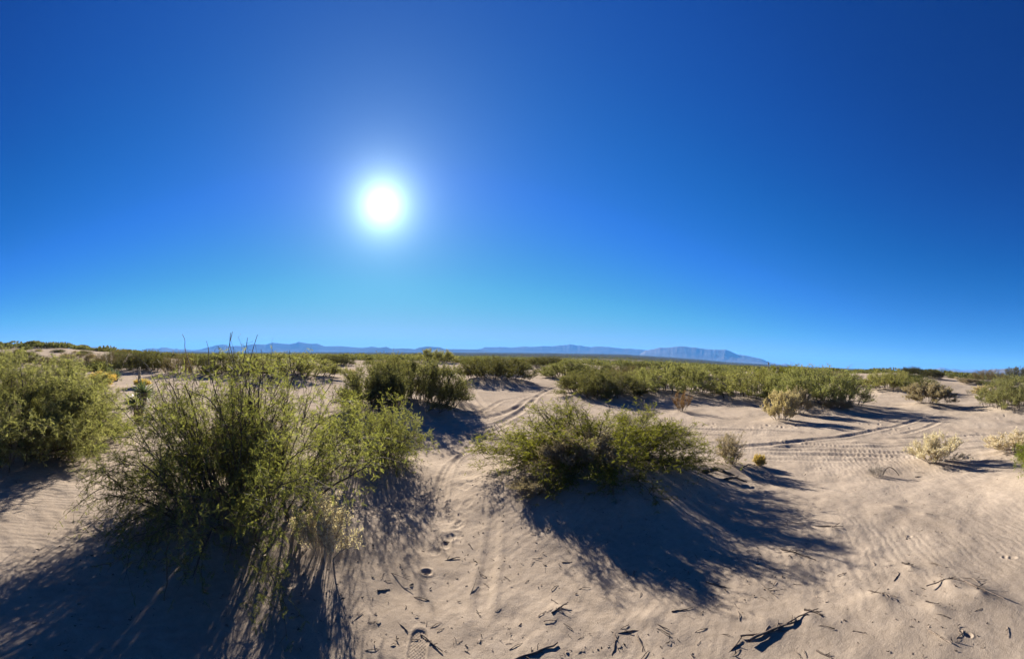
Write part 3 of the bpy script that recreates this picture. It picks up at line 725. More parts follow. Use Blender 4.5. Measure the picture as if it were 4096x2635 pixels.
# the midground kinds, a few shapes of each
PROTO = {}
def proto(kind, variants):
    PROTO[kind] = []
    for k, (kw, lf, bk, tw) in enumerate(variants):
        s = shrub(**kw); PROTO[kind].append((*shrub_meshes(kind, s, lf, bk, tw), s['R'], s['H']))
MQ = dict(R=1.6, H=1.45, n0=105, n1=8, n2=7, l1=.40, l2=.22, r0=.011, leafL=.038, leafW=.011, step=.020, fan=2, rnd=.55, droop=.05, up=.9, whips=110, spread=.8, low=.22, box=3.2, drop=.3, tlow=.06, crook=.03, quad=True)
def kinds():
    proto('mesq', [(dict(MQ, seed=s), M_LEAF_D, M_BARK, M_TWIG) for s in (11, 12, 13)])
    proto('mesqy', [(dict(MQ, seed=14), M_LEAF_Y, M_BARK, M_TWIG)])
    proto('mesqd', [(dict(MQ, seed=s, whips=20), M_LEAF_F, M_BARK, M_TWIG) for s in (15, 16)])
    proto('mesqg', [(dict(MQ, seed=33, n0=160, whips=160), M_LEAF_G, M_BARK, M_TWIG)])
    proto('mesqb', [(dict(MQ, seed=17, fan=1, n0=80), M_LEAF_B, M_BARK, M_TWIG)])
    proto('dark', [(dict(MQ, seed=18, R=1.2, H=1.3, up=.8, step=.026), M_LEAF_K, M_BARK, M_TWIG)])
    SB = dict(R=.6, H=.7, n0=34, n1=12, n2=7, l1=.26, l2=.11, r0=.008, leafL=.022, leafW=.010, step=.011, fan=2, droop=.0, up=1.0, spread=.35, whips=0, crook=.04)
    proto('salt', [(dict(SB, seed=21), M_SALT, M_GREYTWIG, M_GREYTWIG)])
    proto('saltg', [(dict(SB, seed=22), M_SALT_G, M_GREYTWIG, M_GREYTWIG)])
    proto('saltd', [(dict(SB, seed=23, R=1.1, H=1.0, n0=44, n1=13, l1=.36, l2=.15, leafL=.035, leafW=.015, step=.018), M_SALT_G, M_BARK, M_GREYTWIG)])
    proto('salty', [(dict(SB, seed=s, n0=30, step=.014), M_SALT_Y, M_GREYTWIG, M_GREYTWIG) for s in (24, 25)])
    proto('saltw', [(dict(SB, seed=26, R=.26, H=.62, n0=22, n1=9, n2=6, step=.016, r0=.006, l1=.2, l2=.1, leafL=.018, leafW=.006), M_SALT_G, M_GREYTWIG, M_GREYTWIG)])
    proto('gold', [(dict(SB, seed=27, R=.5, H=.5, n0=60, n1=9, n2=6, l1=.2, l2=.1, leafL=.03, leafW=.006, step=.012), M_GOLD, M_DEAD, M_DEAD)])
    proto('grey', [(dict(SB, seed=28, R=.8, H=.8, n0=26, n1=10, n2=7, l1=.35, l2=.2, up=.5, step=.09, fan=1, leafL=.02, r0=.010), M_SALT_G, M_GREYTWIG, M_GREYTWIG)])
    proto('red', [(dict(SB, seed=29, R=.42, H=.75, n0=20, n1=8, n2=7, l1=.26, l2=.13, up=1.3, step=.02, leafL=.018, leafW=.007, bare=.35), M_RED, M_BARK, M_TWIG)])
kinds()

seen = {}
for S in SITES:
    row = S['row']; kind, (name, label, cat, group) = row[0], row[7:11]
    x, y = S['x'], S['y']; g = gz(x, y)
    if kind in PROTO:
        vs = PROTO[kind]; k = seen.get(kind, 0); seen[kind] = k+1
        b, l, R0, H0_ = vs[k % len(vs)]
        o = put_shrub(name, (x, y, g-.02), rngs.uniform(0, 6.28), (b, l), label, cat, group)
        o.scale = (S['R']/R0, S['R']/R0, max(.2, S['topz']-g)/(H0_*1.0))
S1, S2, S3, S0, S9 = SITES[:5]
def big(S, kw, leaf, Hk=1.0, extra=()):
    row = S['row']; s = shrub(**kw); x, y = S['x'], S['y']; g = gz(x, y)
    b, l = shrub_meshes(row[0], s, leaf, M_BARK, M_TWIG)
    o = put_shrub(row[7], (x, y, g-.03), 0, (b, l), row[8], row[9], row[10], extra)
    k = S['R']/s['R']; o.scale = (k, k, (S['topz']-g)*Hk/s['H']); return o
B1 = big(S1, dict(seed=131, R=1.42, H=1.5, n0=120, n1=9, n2=6, l1=.46, l2=.23, r0=.0125, leafL=.056, leafW=.015, step=.052, fan=2, droop=.38, up=.38, whips=90, spread=.42, comb=True, low=.28, box=2.5, topbare=.5, leaf0=1.2, drop=.18, tlow=.12, crook=.042, gap=(.1, .75, .5, .6)), M_LEAF)
B2 = big(S2, dict(seed=142, R=1.3, H=.95, n0=130, n1=8, n2=6, l1=.34, l2=.19, r0=.010, leafL=.050, leafW=.015, step=.042, fan=2, droop=.12, up=.65, whips=130, spread=.5, comb=True, low=.5, box=2.8, topbare=.35, leaf0=1.5, drop=.36, tlow=.10, crook=.03), M_LEAF_O)
B2.scale[1] *= .80; B2.rotation_euler[2] = -.2
big(S3, dict(seed=155, R=1.0, H=.9, n0=60, n1=8, n2=6, l1=.34, l2=.2, r0=.010, leafL=.052, leafW=.015, step=.046, fan=2, droop=.3, up=.4, whips=24, spread=.45, comb=True, low=.25, box=2.5, drop=.12, crook=.035), M_LEAF)
big(S0, dict(seed=103, R=2.1, H=1.55, n0=190, n1=9, n2=7, l1=.45, l2=.25, r0=.013, leafL=.06, leafW=.018, step=.036, fan=3, droop=.12, up=.55, whips=40, spread=.75, comb=True, low=.2, drop=.1, tlow=.05, crook=.03), M_LEAF_D)
big(S9, dict(seed=104, R=.62, H=.9, n0=20, n1=9, n2=8, l1=.40, l2=.22, r0=.012, leafL=.055, leafW=.018, step=.034, fan=2, droop=.3, up=.2, whips=6, spread=.3, comb=True, low=.2), M_LEAF_Y)

def wpt(px, py, d):
    t = ray(px, py); return EYE + t*(d/math.hypot(t[0], t[1]))
def long_shoot(root, pts, seed, r=.006, leaf=M_LEAF):
    rng = np.random.default_rng(seed)
    P = np.array([wpt(*q) for q in pts]); u = np.linspace(0, 1, len(P)); uu = np.linspace(0, 1, 22)
    P = np.stack([np.interp(uu, u, P[:, k]) for k in range(3)], 1); P[1:] += rng.normal(0, .004, (21, 3))
    n = 46; t = rng.uniform(.05, 1, n); p, T = along(P[None], np.zeros(n, int), t)
    lv = combs(p, unit(T*.3 + unit(rng.normal(size=(n, 3)))*.8 + np.array([0, 0, -.3])), rng.uniform(.03, .06, n), np.full(n, .017), rng)
    th = unit(rng.normal(size=(20, 3))); tp, _ = along(P[None], np.zeros(20, int), rng.uniform(0, 1, 20))
    sp = np.stack([tp, tp+th*.011, tp+th*.02], 1)
    inv = np.array(root.location)
    k = np.array(root.scale)
    me = mesh_from('drooping_shoot', [((V-inv)/k, Q, m) for V, Q, m in [(*tubes(P[None], (r*np.linspace(1, .3, 22))[None], 5), 0), (*tubes(sp, np.tile([[.0016, .001, .0003]], (20, 1)), 3), 0), (*lv, 1)]], [M_TWIG, leaf])
    link('drooping_shoot', me, root)
long_shoot(B1, [(770, 2010, 3.1), (735, 2060, 3.0), (700, 2110, 2.9), (672, 2170, 2.85), (668, 2270, 2.72), (662, 2380, 2.6), (652, 2470, 2.48), (640, 2560, 2.36), (632, 2618, 2.27)], 1, .008)
long_shoot(B1, [(560, 2060, 3.1), (600, 2090, 3.0), (640, 2120, 2.9), (600, 2140, 2.85), (530, 2170, 2.82), (450, 2260, 2.8), (360, 2262, 2.8)], 2, .007)
long_shoot(B1, [(830, 2150, 2.9), (806, 2210, 2.82), (806, 2290, 2.72), (818, 2380, 2.6), (828, 2460, 2.5)], 3, .004)
long_shoot(B1, [(500, 1960, 3.6), (420, 1890, 3.7), (360, 1930, 3.8), (300, 1990, 3.9)], 4, .005)
long_shoot(B1, [(620, 1840, 3.7), (540, 1690, 3.8), (470, 1620, 3.9), (425, 1580, 4.0), (400, 1520, 4.05)], 5, .006)

rngd = np.random.default_rng(8)
for k in range(11):
    x0 = rngd.uniform(560, 1010); y0 = rngd.uniform(1800, 1980); d0 = 3.35 + rngd.uniform(-.12, .12); n = 6
    dx = rngd.uniform(-70, 30); ln = rngd.uniform(170, 330)
    long_shoot(B1, [(x0+dx*t*t, y0-40+ln*t**1.3-60*math.sin(3.1*t)*(1-t), d0-.42*t) for t in np.linspace(0, 1, n)], 40+k, .005)
def trunk(root, pts, seed, r=.02):
    rng = np.random.default_rng(seed); P = np.array([wpt(*q) for q in pts]); n = 16
    for _ in range(2):
        Q = [P[0]]
        for a, b in zip(P[:-1], P[1:]): Q += [a*.75+b*.25, a*.25+b*.75]
        Q.append(P[-1]); P = np.array(Q)
    K = len(P); me = mesh_from('twisted_trunk', [(*tubes(((P-np.array(root.location))/np.array(root.scale))[None], (r*np.linspace(1.1, .5, K)*(1+.12*rng.normal(size=K)))[None], 8), 0)], [M_BARK], True)
    link('trunk' if r > .01 else 'bare_shoot', me, root)
trunk(B1, [(1105, 2215, 3.40), (1112, 2150, 3.45), (1085, 2060, 3.52), (1062, 1930, 3.6), (1020, 1760, 3.7), (1000, 1600, 3.8)], 1, .028)
trunk(B1, [(1205, 2260, 3.34), (1192, 2170, 3.42), (1150, 2075, 3.5), (1122, 1960, 3.6), (1135, 1800, 3.7)], 2, .024)
trunk(B1, [(1110, 2190, 3.40), (1150, 2168, 3.40), (1180, 2140, 3.43), (1170, 2120, 3.5)], 3, .02)
trunk(B1, [(1075, 2230, 3.38), (1010, 2120, 3.5), (930, 2020, 3.6), (840, 1900, 3.7), (760, 1760, 3.8)], 4, .022)
trunk(B1, [(1240, 2120, 3.5), (1225, 1960, 3.6), (1260, 1830, 3.75), (1330, 1720, 3.9)], 5, .013)
trunk(B1, [(1215, 2330, 3.28), (1222, 2260, 3.32), (1205, 2200, 3.38), (1190, 2120, 3.46)], 6, .012)

for k, pts in enumerate(([(790, 1540, 3.9), (752, 1440, 3.9), (738, 1390, 3.9), (741, 1360, 3.9), (729, 1336, 3.9)], [(845, 1540, 3.9), (832, 1440, 3.9), (836, 1400, 3.9), (826, 1364, 3.9)],
                         [(960, 1530, 3.9), (930, 1420, 3.9), (918, 1380, 3.9), (922, 1330, 3.9)], [(965, 1530, 3.92), (912, 1410, 3.92), (920, 1365, 3.92), (930, 1326, 3.92)],
                         [(985, 1540, 3.8), (1005, 1420, 3.8), (1018, 1375, 3.8), (1030, 1338, 3.8)], [(960, 1500, 3.8), (982, 1410, 3.8), (990, 1350, 3.8)], [(670, 1640, 3.9), (610, 1500, 3.9), (580, 1450, 3.9), (540, 1425, 3.9)],
                         [(1180, 1560, 3.9), (1160, 1460, 3.9), (1158, 1400, 3.9)], [(1050, 1560, 3.9), (1052, 1470, 3.9), (1044, 1396, 3.9)], [(1280, 1600, 4.0), (1330, 1530, 4.0), (1350, 1450, 4.0)])):
    trunk(B1, pts, 20+k, .0042)

# dry saltbushes growing up through and in front of the two near mesquites
def near_salt(px, py, wd, ht, kw, leaf, label, name='saltbush', toward=0.0):
    p = flat_at(px, py); d = math.hypot(p[0], p[1]); k = (d+toward)/d; x, y = p[0]*k, p[1]*k; g = gz(x, y)
    t = ray(px, py-ht); topz = EYE[2] + d*k*t[2]/math.hypot(t[0], t[1])
    s = shrub(**kw); me = shrub_meshes(name, s, leaf, M_GREYTWIG, M_GREYTWIG)
    o = put_shrub(name, (x, y, g-.02), rngs.uniform(0, 6), me, label, 'saltbush', 'saltbushes among the near mesquites')
    R = wd/2/F*d*k
    o.scale = (R/s['R'], R/s['R'], max(.15, topz-g)/s['H']); return o
SN = dict(R=.4, H=.7, n0=30, n1=12, n2=8, l1=.22, l2=.10, r0=.007, leafL=.017, leafW=.007, step=.010, fan=2, up=.9, droop=0, spread=.35)
near_salt(975, 2060, 340, 420, dict(SN, seed=201, step=.014), M_SALT_G, 'dead-looking grey-brown saltbush growing up through the middle of the large airy mesquite', toward=.25)
near_salt(1295, 2262, 235, 290, dict(SN, seed=202, R=.3, H=.45, n0=18, step=.016), M_SALT_Y, 'fine-leaved pale saltbush at the right foot of the large airy mesquite', toward=-.05)
near_salt(2300, 2010, 300, 290, dict(SN, seed=203, H=.5), M_SALT_G, 'pale grey-tan saltbush embedded in the front of the rounded near mesquite', toward=.22)
near_salt(2150, 2060, 200, 150, dict(SN, seed=204, H=.3, step=.016), M_SALT_G, 'dull twiggy saltbush under the left skirt of the rounded near mesquite', toward=.22)

# the long drooping shoot of the large bush and the yuccas
def yucca_head(c, R, n, seed, up=.15):
    rng = np.random.default_rng(seed)
    v = unit(rng.normal(size=(n, 3))); v[:, 2] = v[:, 2]*.75+up; v = unit(v)
    L = R*rng.uniform(.75, 1.1, n)
    return blades(np.array(c)+v*R*.06, v, L, R*rng.uniform(.045, .065, n), rng, .10)
def stalk_pieces(p0, p1, r, seed, pods=26):
    rng = np.random.default_rng(seed); p0 = np.array(p0, float); p1 = np.array(p1, float)
    u = np.linspace(0, 1, 9)[:, None]; P = p0*(1-u)+p1*u; P[1:-1] += rng.normal(0, .008, (7, 3))
    L = np.linalg.norm(p1-p0)
    T = tubes(P[None], (r*np.linspace(1, .5, 9))[None], 5)
    out = [(*T, 0)]
    if pods:
        t = rng.uniform(.5, 1, pods)[:, None]; a = rng.uniform(0, 6.28, pods)
        b0 = p0*(1-t)+p1*t; d = np.stack([np.cos(a), np.sin(a), np.full(pods, .5)], 1); e = b0+d*L*.055*(1.35-t)
        tw = np.stack([b0, (b0+e)/2, e], 1); out.append((*tubes(tw, np.tile([[.004, .004, .004]], (pods, 1)), 3), 0))
        pd = np.stack([e, e+np.array([0, 0, .03]), e+np.array([0, 0, .07])], 1)
        out.append((*tubes(pd, np.tile([[.008, .017, .006]], (pods, 1)), 4), 0))
    return out
def yucca(px, py, headpx, heady, R, label, stalks, seed, trunk_r=.09, heads=None):
    p = flat_at(px, py); d = math.hypot(p[0], p[1]); g = gz(p[0], p[1])
    root = empty('yucca', (p[0], p[1], g)); tag(root, label, 'yucca', 'yuccas with dry flower stalks')
    def rel(qx, qy):
        t = ray(qx, qy); w = EYE + t*(d/math.hypot(t[0], t[1])); return w - np.array([p[0], p[1], g])
    for k, (hx, hy, rr) in enumerate(heads or [(headpx, heady, R)]):
        h = rel(hx, hy); u = np.linspace(0, 1, 6)[:, None]
        P = np.array([0, 0, -.05])*(1-u)+h*u
        sk = blades(np.repeat(P[2:5], 26, 0), np.random.default_rng(seed+k).normal(size=(78, 3))*np.array([.6, .6, .3])-np.array([0, 0, .9]), np.full(78, rr*.6), np.full(78, rr*.05), np.random.default_rng(seed))
        link('trunk', mesh_from('yucca_trunk', [(*tubes(P[None], np.full((1, 6), trunk_r), 8), 0), (*sk, 1)], [M_DEAD, M_YUCCA_D]), root)
        link('leaf_rosette', mesh_from('yucca_rosette', [(*yucca_head(h, rr, 170, seed+5+k), 0)], [M_YUCCA]), root)
    for k, (ax, ay, bx, by_) in enumerate(stalks):
        link('flower_stalk', mesh_from('yucca_stalk', stalk_pieces(rel(ax, ay), rel(bx, by_), .011, seed+30+k), [M_STALK]), root)
yucca(552, 1700, 545, 1608, .36, 'near spiky yucca with pale dead leaves under its rosette, left of the large airy mesquite', [(556, 1585, 559, 1478)], 301,
      heads=[(545, 1612, .34), (578, 1568, .30)], trunk_r=.08)
yucca(444, 1512, 440, 1483, .30, 'yucca of the pair across the sand with two upright pale stalks', [(434, 1480, 421, 1414), (447, 1478, 444, 1407)], 302)
yucca(463, 1526, 466, 1500, .34, 'yucca of the pair across the sand with one slanting stalk and a stout trunk', [(478, 1488, 517, 1416)], 303, trunk_r=.12)
yucca(3075, 1590, 3076, 1560, .40, 'yucca hidden in the green mesquites with the tallest seed-laden pale stalk', [(3077, 1550, 3074, 1448)], 304)
yucca(3098, 1585, 3100, 1558, .35, 'yucca hidden in the green mesquites with several thin stalks in a row', [(3086, 1550, 3086, 1470), (3100, 1550, 3107, 1464), (3104, 1550, 3113, 1467)], 305)
yucca(3340, 1600, 3341, 1560, .3, 'yucca behind the tall bright green mesquite showing one thin pale stalk', [(3341, 1540, 3341, 1488)], 306)

# ------------------------------------------------------------------ shrubs farther out
FAR = {}
def far_kind(kind, lf, seeds, **kw):
    FAR[kind] = [(mesh_from('far_'+kind, rough_crown(s, **kw), [lf, M_BARK]), kw.get('R', 1.6), kw.get('H', 1.5)) for s in seeds]
far_kind('mesq', M_LEAF_F, (401, 402, 403, 404), n=9000, leafL=.10, leafW=.026)
far_kind('mesqd', M_LEAF_K, (411, 412), n=9000, leafL=.10, leafW=.026)
far_kind('mesqb', M_LEAF_B, (421, 422), n=7500, leafL=.10, leafW=.024)
far_kind('salt', M_SALT_G, (431, 432), n=4000, R=.8, H=.7, leafL=.06, leafW=.022)
OPEN = [(1830, 1478, 55, 22), (1900, 1490, 60, 20), (2160, 1500, 70, 30), (3850, 1570, 110, 34), (1010, 1480, 40, 16), (700, 1470, 40, 12), (560, 1520, 160, 34), (1360, 1475, 60, 12), (1160, 1425, 30, 5), (3880, 1500, 40, 14), (150, 1430, 50, 8)]
rngf = np.random.default_rng(12)
placed = [(S['x'], S['y'], S['R']) for S in SITES]
SIDES = [(-90, -42, 'on the far left sand ridge', 'left'), (-42, -12, 'under the left mountain range', 'left middle'), (-12, 14, 'below the middle of the horizon', 'middle'), (14, 38, 'under the right mountain range', 'right middle'), (38, 90, 'on the far right flats', 'right')]
KN = {'mesq': ('distant_mesquite', 'olive mesquite bush', 'mesquite bush'), 'mesqd': ('distant_creosote', 'dark creosote bush', 'creosote bush'), 'mesqb': ('distant_brown_bush', 'brownish mesquite bush', 'mesquite bush'), 'salt': ('distant_saltbush', 'pale grey saltbush', 'saltbush')}
HOR = np.interp
def open_here(px, py):
    return any(((px-a)/w)**2 + ((py-b)/h)**2 < 1 for a, b, w, h in OPEN)
def to_px(p):
    d = np.asarray(p)-EYE; c = RW.T @ d; a = math.atan2(c[0], c[1]); return W0/2+F*a, C0-F*c[2]/math.hypot(c[0], c[1])
count = 0; tries = 0
while count < 285 and tries < 9000:
    tries += 1
    r = 26*math.exp(rngf.uniform(0, 1)**.9*math.log(190/26.)); a = math.radians(rngf.uniform(-77, 77))
    if tries % 4 == 0: r = rngf.uniform(60, 150); a = math.radians(rngf.uniform(-77, -46))
    x, y = r*math.sin(a), r*math.cos(a)
    kind = rngf.choice(['mesq', 'mesqd', 'mesqb', 'salt'], p=[.52, .2, .18, .10])
    R = rngf.uniform(1.2, 2.7)*(.45 if kind == 'salt' else 1)*(1+.25*sstep(60, 200, r)); H = R*rngf.uniform(.42, .62)
    if kind == 'salt': H = R*.8
    H = min(H, 1.35)
    if any((x-q[0])**2+(y-q[1])**2 < ((R+q[2])*.60)**2 for q in placed): continue
    g = float(ground(x, y)); px, py = to_px((x, y, g))
    if open_here(px, py) or px < -60 or px > W0+60: continue
    placed.append((x, y, R)); count += 1
    me, R0, H0_ = FAR[kind][rngf.integers(len(FAR[kind]))]
    nm, lb, ct = KN[kind]; ad = math.degrees(a)
    side = [s for s in SIDES if s[0] <= ad < s[1]][0]
    how = 'distant' if r < 55 else ('small far' if r < 120 else 'tiny far-off')
    o = link(nm, me, None, (x, y, g-.05)); o.rotation_euler = (0, 0, rngf.uniform(0, 6.28)); o.scale = (R/R0, R/R0*rngf.uniform(.8, 1.2), H/H0_)
    tag(o, how+' '+lb+' '+side[2]+', one of many alike', ct, how+' '+lb+'es '+side[2])

# beyond that the scrub runs together
def scrub_mass():
    rng = np.random.default_rng(5); n = 5600
    r = 95*np.exp(rng.uniform(0, 1, n)*math.log(1500/95.)); a = np.radians(rng.uniform(-80, 80, n))
    x, y = r*np.sin(a), r*np.cos(a); keep = vnoise(x/70, y/70, 8) > -.45
    x, y, r = x[keep], y[keep], r[keep]; n = len(x)
    q = 90; R = rng.uniform(1.2, 2.8, n)*(1+r/1200.); H = R*.5
    k = np.repeat(np.arange(n), q); v = unit(rng.normal(size=(n*q, 3))); v[:, 2] = np.abs(v[:, 2])
    P = np.stack([x[k]+v[:, 0]*R[k]*.85, y[k]+v[:, 1]*R[k]*.85, ground(x, y)[k]+v[:, 2]*H[k]*.7], 1)
    return mesh_from('scrub', [(*quads(P, v+np.array([0, 0, .4]), R[k]*.26, R[k]*.12, rng), 0)], [M_LEAF_F])
tag(link('scrub', scrub_mass()), 'far scrub running together over the valley floor', 'scrub', kind='stuff')

# ------------------------------------------------------------------ mountains
def rock(name, a, b_):
    m, nt, b = mat(name)
    nt.links.new(ramp(nt, [(.35, a), (.65, b_)], noise_tex(nt, .0022, 6, .65)), b.inputs['Base Color']); return m
M_ROCK = rock('mountain_rock', (.06, .054, .048), (.11, .095, .08))
M_ROCK2 = rock('hill_rock', (.085, .075, .062), (.14, .118, .10))
def mountain(name, label, pts, D, depth, mtl, seed, rough=1.0):
    pts = np.array(pts, float); px = np.arange(pts[0, 0], pts[-1, 0]+.1, 2.0); py = np.interp(px, pts[:, 0], pts[:, 1])
    py = py + .5*rough*fbm(px/9., px*0+seed, seed, 3)*.7*np.minimum(1, np.minimum(px-px[0], px[-1]-px)/12)
    ns = 27; s = np.linspace(-1, 1, ns); n = len(px)
    A = np.zeros(n); top = np.zeros(n)
    for k in range(n):
        d = ray(px[k], py[k]); A[k] = math.atan2(d[0], d[1]); top[k] = EYE[2] + D*d[2]/math.hypot(d[0], d[1])
    V = np.zeros((n, ns, 3))
    arc = A*D
    for j in range(ns):
        rr = D + s[j]*depth
        x, y = rr*np.sin(A), rr*np.cos(A); b0 = base(x, y)-6
        sp = 1-abs(s[j]); h = np.maximum(top-base(D*np.sin(A), D*np.cos(A)), 3)
        spur = np.abs(vnoise(arc/260., np.full(n, s[j]*2.0), seed+1))*.5 + np.abs(vnoise(arc/110., np.full(n, s[j]*3.5), seed+2))*.28
        f = sp**1.25*(1 - (1-sp)*spur*.5*(sp > 0)) if sp < 1 else 1.0
        V[:, j] = np.stack([x, y, b0+6*sp+h*np.maximum(f, 0)], 1)
    idx = np.arange(n*ns).reshape(n, ns)
    Q = np.stack([idx[:-1, :-1], idx[1:, :-1], idx[1:, 1:], idx[:-1, 1:]], -1).reshape(-1, 4)
    tag(link(name, mesh_from(name, [(V.reshape(-1, 3), Q, 0)], [mtl])), label, 'mountains', kind='structure')
mountain('mountains', 'long blue mountain range with rounded peaks left of the sun streak', [(560, 1402), (583, 1396), (600, 1393), (634, 1395), (644, 1390), (667, 1390), (682, 1394), (700, 1397), (708, 1394), (717, 1398), (740, 1397), (771, 1400), (797, 1398), (824, 1391), (866, 1381), (893, 1377), (909, 1382), (922, 1385), (941, 1383), (965, 1384), (1010, 1376), (1063, 1378), (1090, 1370), (1121, 1373), (1160, 1376), (1185, 1371), (1194, 1367), (1209, 1370), (1244, 1375), (1269, 1374), (1297, 1385), (1364, 1384), (1403, 1388), (1452, 1391), (1489, 1386), (1500, 1387), (1514, 1391), (1560, 1397), (1600, 1406)], 11500, 1300, M_ROCK, 3)
mountain('mountains', 'lower nearer blue hills with one blunt peak, right end of the left range', [(1400, 1406), (1440, 1398), (1480, 1394), (1500, 1393), (1530, 1389), (1545, 1387), (1567, 1395), (1615, 1393), (1660, 1396), (1677, 1390), (1708, 1385), (1730, 1387), (1761, 1389), (1779, 1396), (1827, 1396), (1916, 1398), (1960, 1407)], 9500, 700, M_ROCK, 5)
mountain('mountains', 'jagged blue mountain range across the middle of the horizon', [(1880, 1407), (1910, 1396), (1924, 1395), (1941, 1388), (2012, 1388), (2047, 1390), (2091, 1386), (2130, 1387), (2180, 1384), (2205, 1385), (2242, 1381), (2270, 1379), (2281, 1376), (2294, 1378), (2308, 1382), (2321, 1381), (2340, 1385), (2365, 1388), (2392, 1385), (2440, 1388), (2489, 1394), (2529, 1394), (2582, 1400), (2640, 1410), (2680, 1424)], 11800, 1300, M_ROCK, 7, 1.6)
mountain('mountains', 'tallest pale blue mountain with furrowed flank sloping down to the right', [(2560, 1416), (2582, 1401), (2617, 1395), (2639, 1390), (2674, 1390), (2690, 1388), (2714, 1385), (2741, 1385), (2764, 1389), (2787, 1390), (2818, 1396), (2862, 1398), (2903, 1398), (2924, 1406), (2949, 1417), (2987, 1422), (3012, 1428), (3046, 1435), (3068, 1445), (3083, 1451), (3121, 1457), (3143, 1454), (3168, 1462), (3200, 1466)], 10300, 1200, M_ROCK2, 9, 1.4)
mountain('mountains', 'small faint blue mountain low on the right horizon', [(3700, 1485), (3724, 1479), (3741, 1474), (3760, 1470), (3780, 1471), (3799, 1478), (3818, 1475), (3844, 1480), (3876, 1481), (3890, 1479), (3907, 1479), (3925, 1486)], 12500, 900, M_ROCK2, 11)
mountain('hills', 'row of small grey hills at the right edge of the horizon', [(3915, 1487), (3931, 1480), (3940, 1478), (3952, 1480), (3969, 1478), (3981, 1475), (4000, 1477), (4021, 1474), (4039, 1477), (4054, 1473), (4068, 1478), (4083, 1479), (4096, 1476), (4130, 1474), (4170, 1482), (4200, 1488)], 5200, 500, M_ROCK2, 13)

# ------------------------------------------------------------------ sticks, driftwood and crumbs on the sand
rngk = np.random.default_rng(31)
def stick_mesh(name, L, r, seed, forks=1, crook=.12, mtl=None, lift=.0):
    rng = np.random.default_rng(seed); K = 9; u = np.linspace(0, 1, K)
    P = np.zeros((K, 3)); P[:, 0] = (u-.5)*L; w = np.cumsum(rng.normal(0, crook, (K, 2)), 0)*L*.3
    P[:, 1] = w[:, 0]-w[:, 0].mean(); P[:, 2] = np.abs(w[:, 1]-w[0, 1])*.14 + r*.6 + lift*L*np.sin(np.pi*u)
    pc = [(*tubes(P[None], (r*(1-.55*u)*(1+.18*rng.normal(size=K)))[None], 6), 0)]
    for f in range(forks):
        i = rng.integers(2, K-2); d = unit(np.array([rng.uniform(.2, 1), rng.choice([-1, 1])*rng.uniform(.4, 1), rng.uniform(.0, .25)])); l = L*rng.uniform(.12, .28)
        q = P[i] + d*l*np.linspace(0, 1, 5)[:, None] + np.vstack([[0, 0, 0], rng.normal(0, l*.05, (4, 3))]); q[:, 2] = np.maximum(q[:, 2], r*.3)
        pc.append((*tubes(q[None], (r*.6*np.linspace(1, .4, 5))[None], 5), 0))
    return mesh_from(name, pc, [mtl or M_DEAD], smooth=True)
def lay(name, me, px, py, rot, label, cat, group=None, sink=.0, scale=1.0):
    p = at(px, py); z = gz(p[0], p[1]); o = link(name, me, None, (p[0], p[1], z-sink)); o.rotation_euler = (rngk.uniform(-.1, .1), rngk.uniform(-.12, .12), rot); o.scale = (scale,)*3
    tag(o, label, cat, group); return o
G_ST = 'sticks lying on the foreground sand'
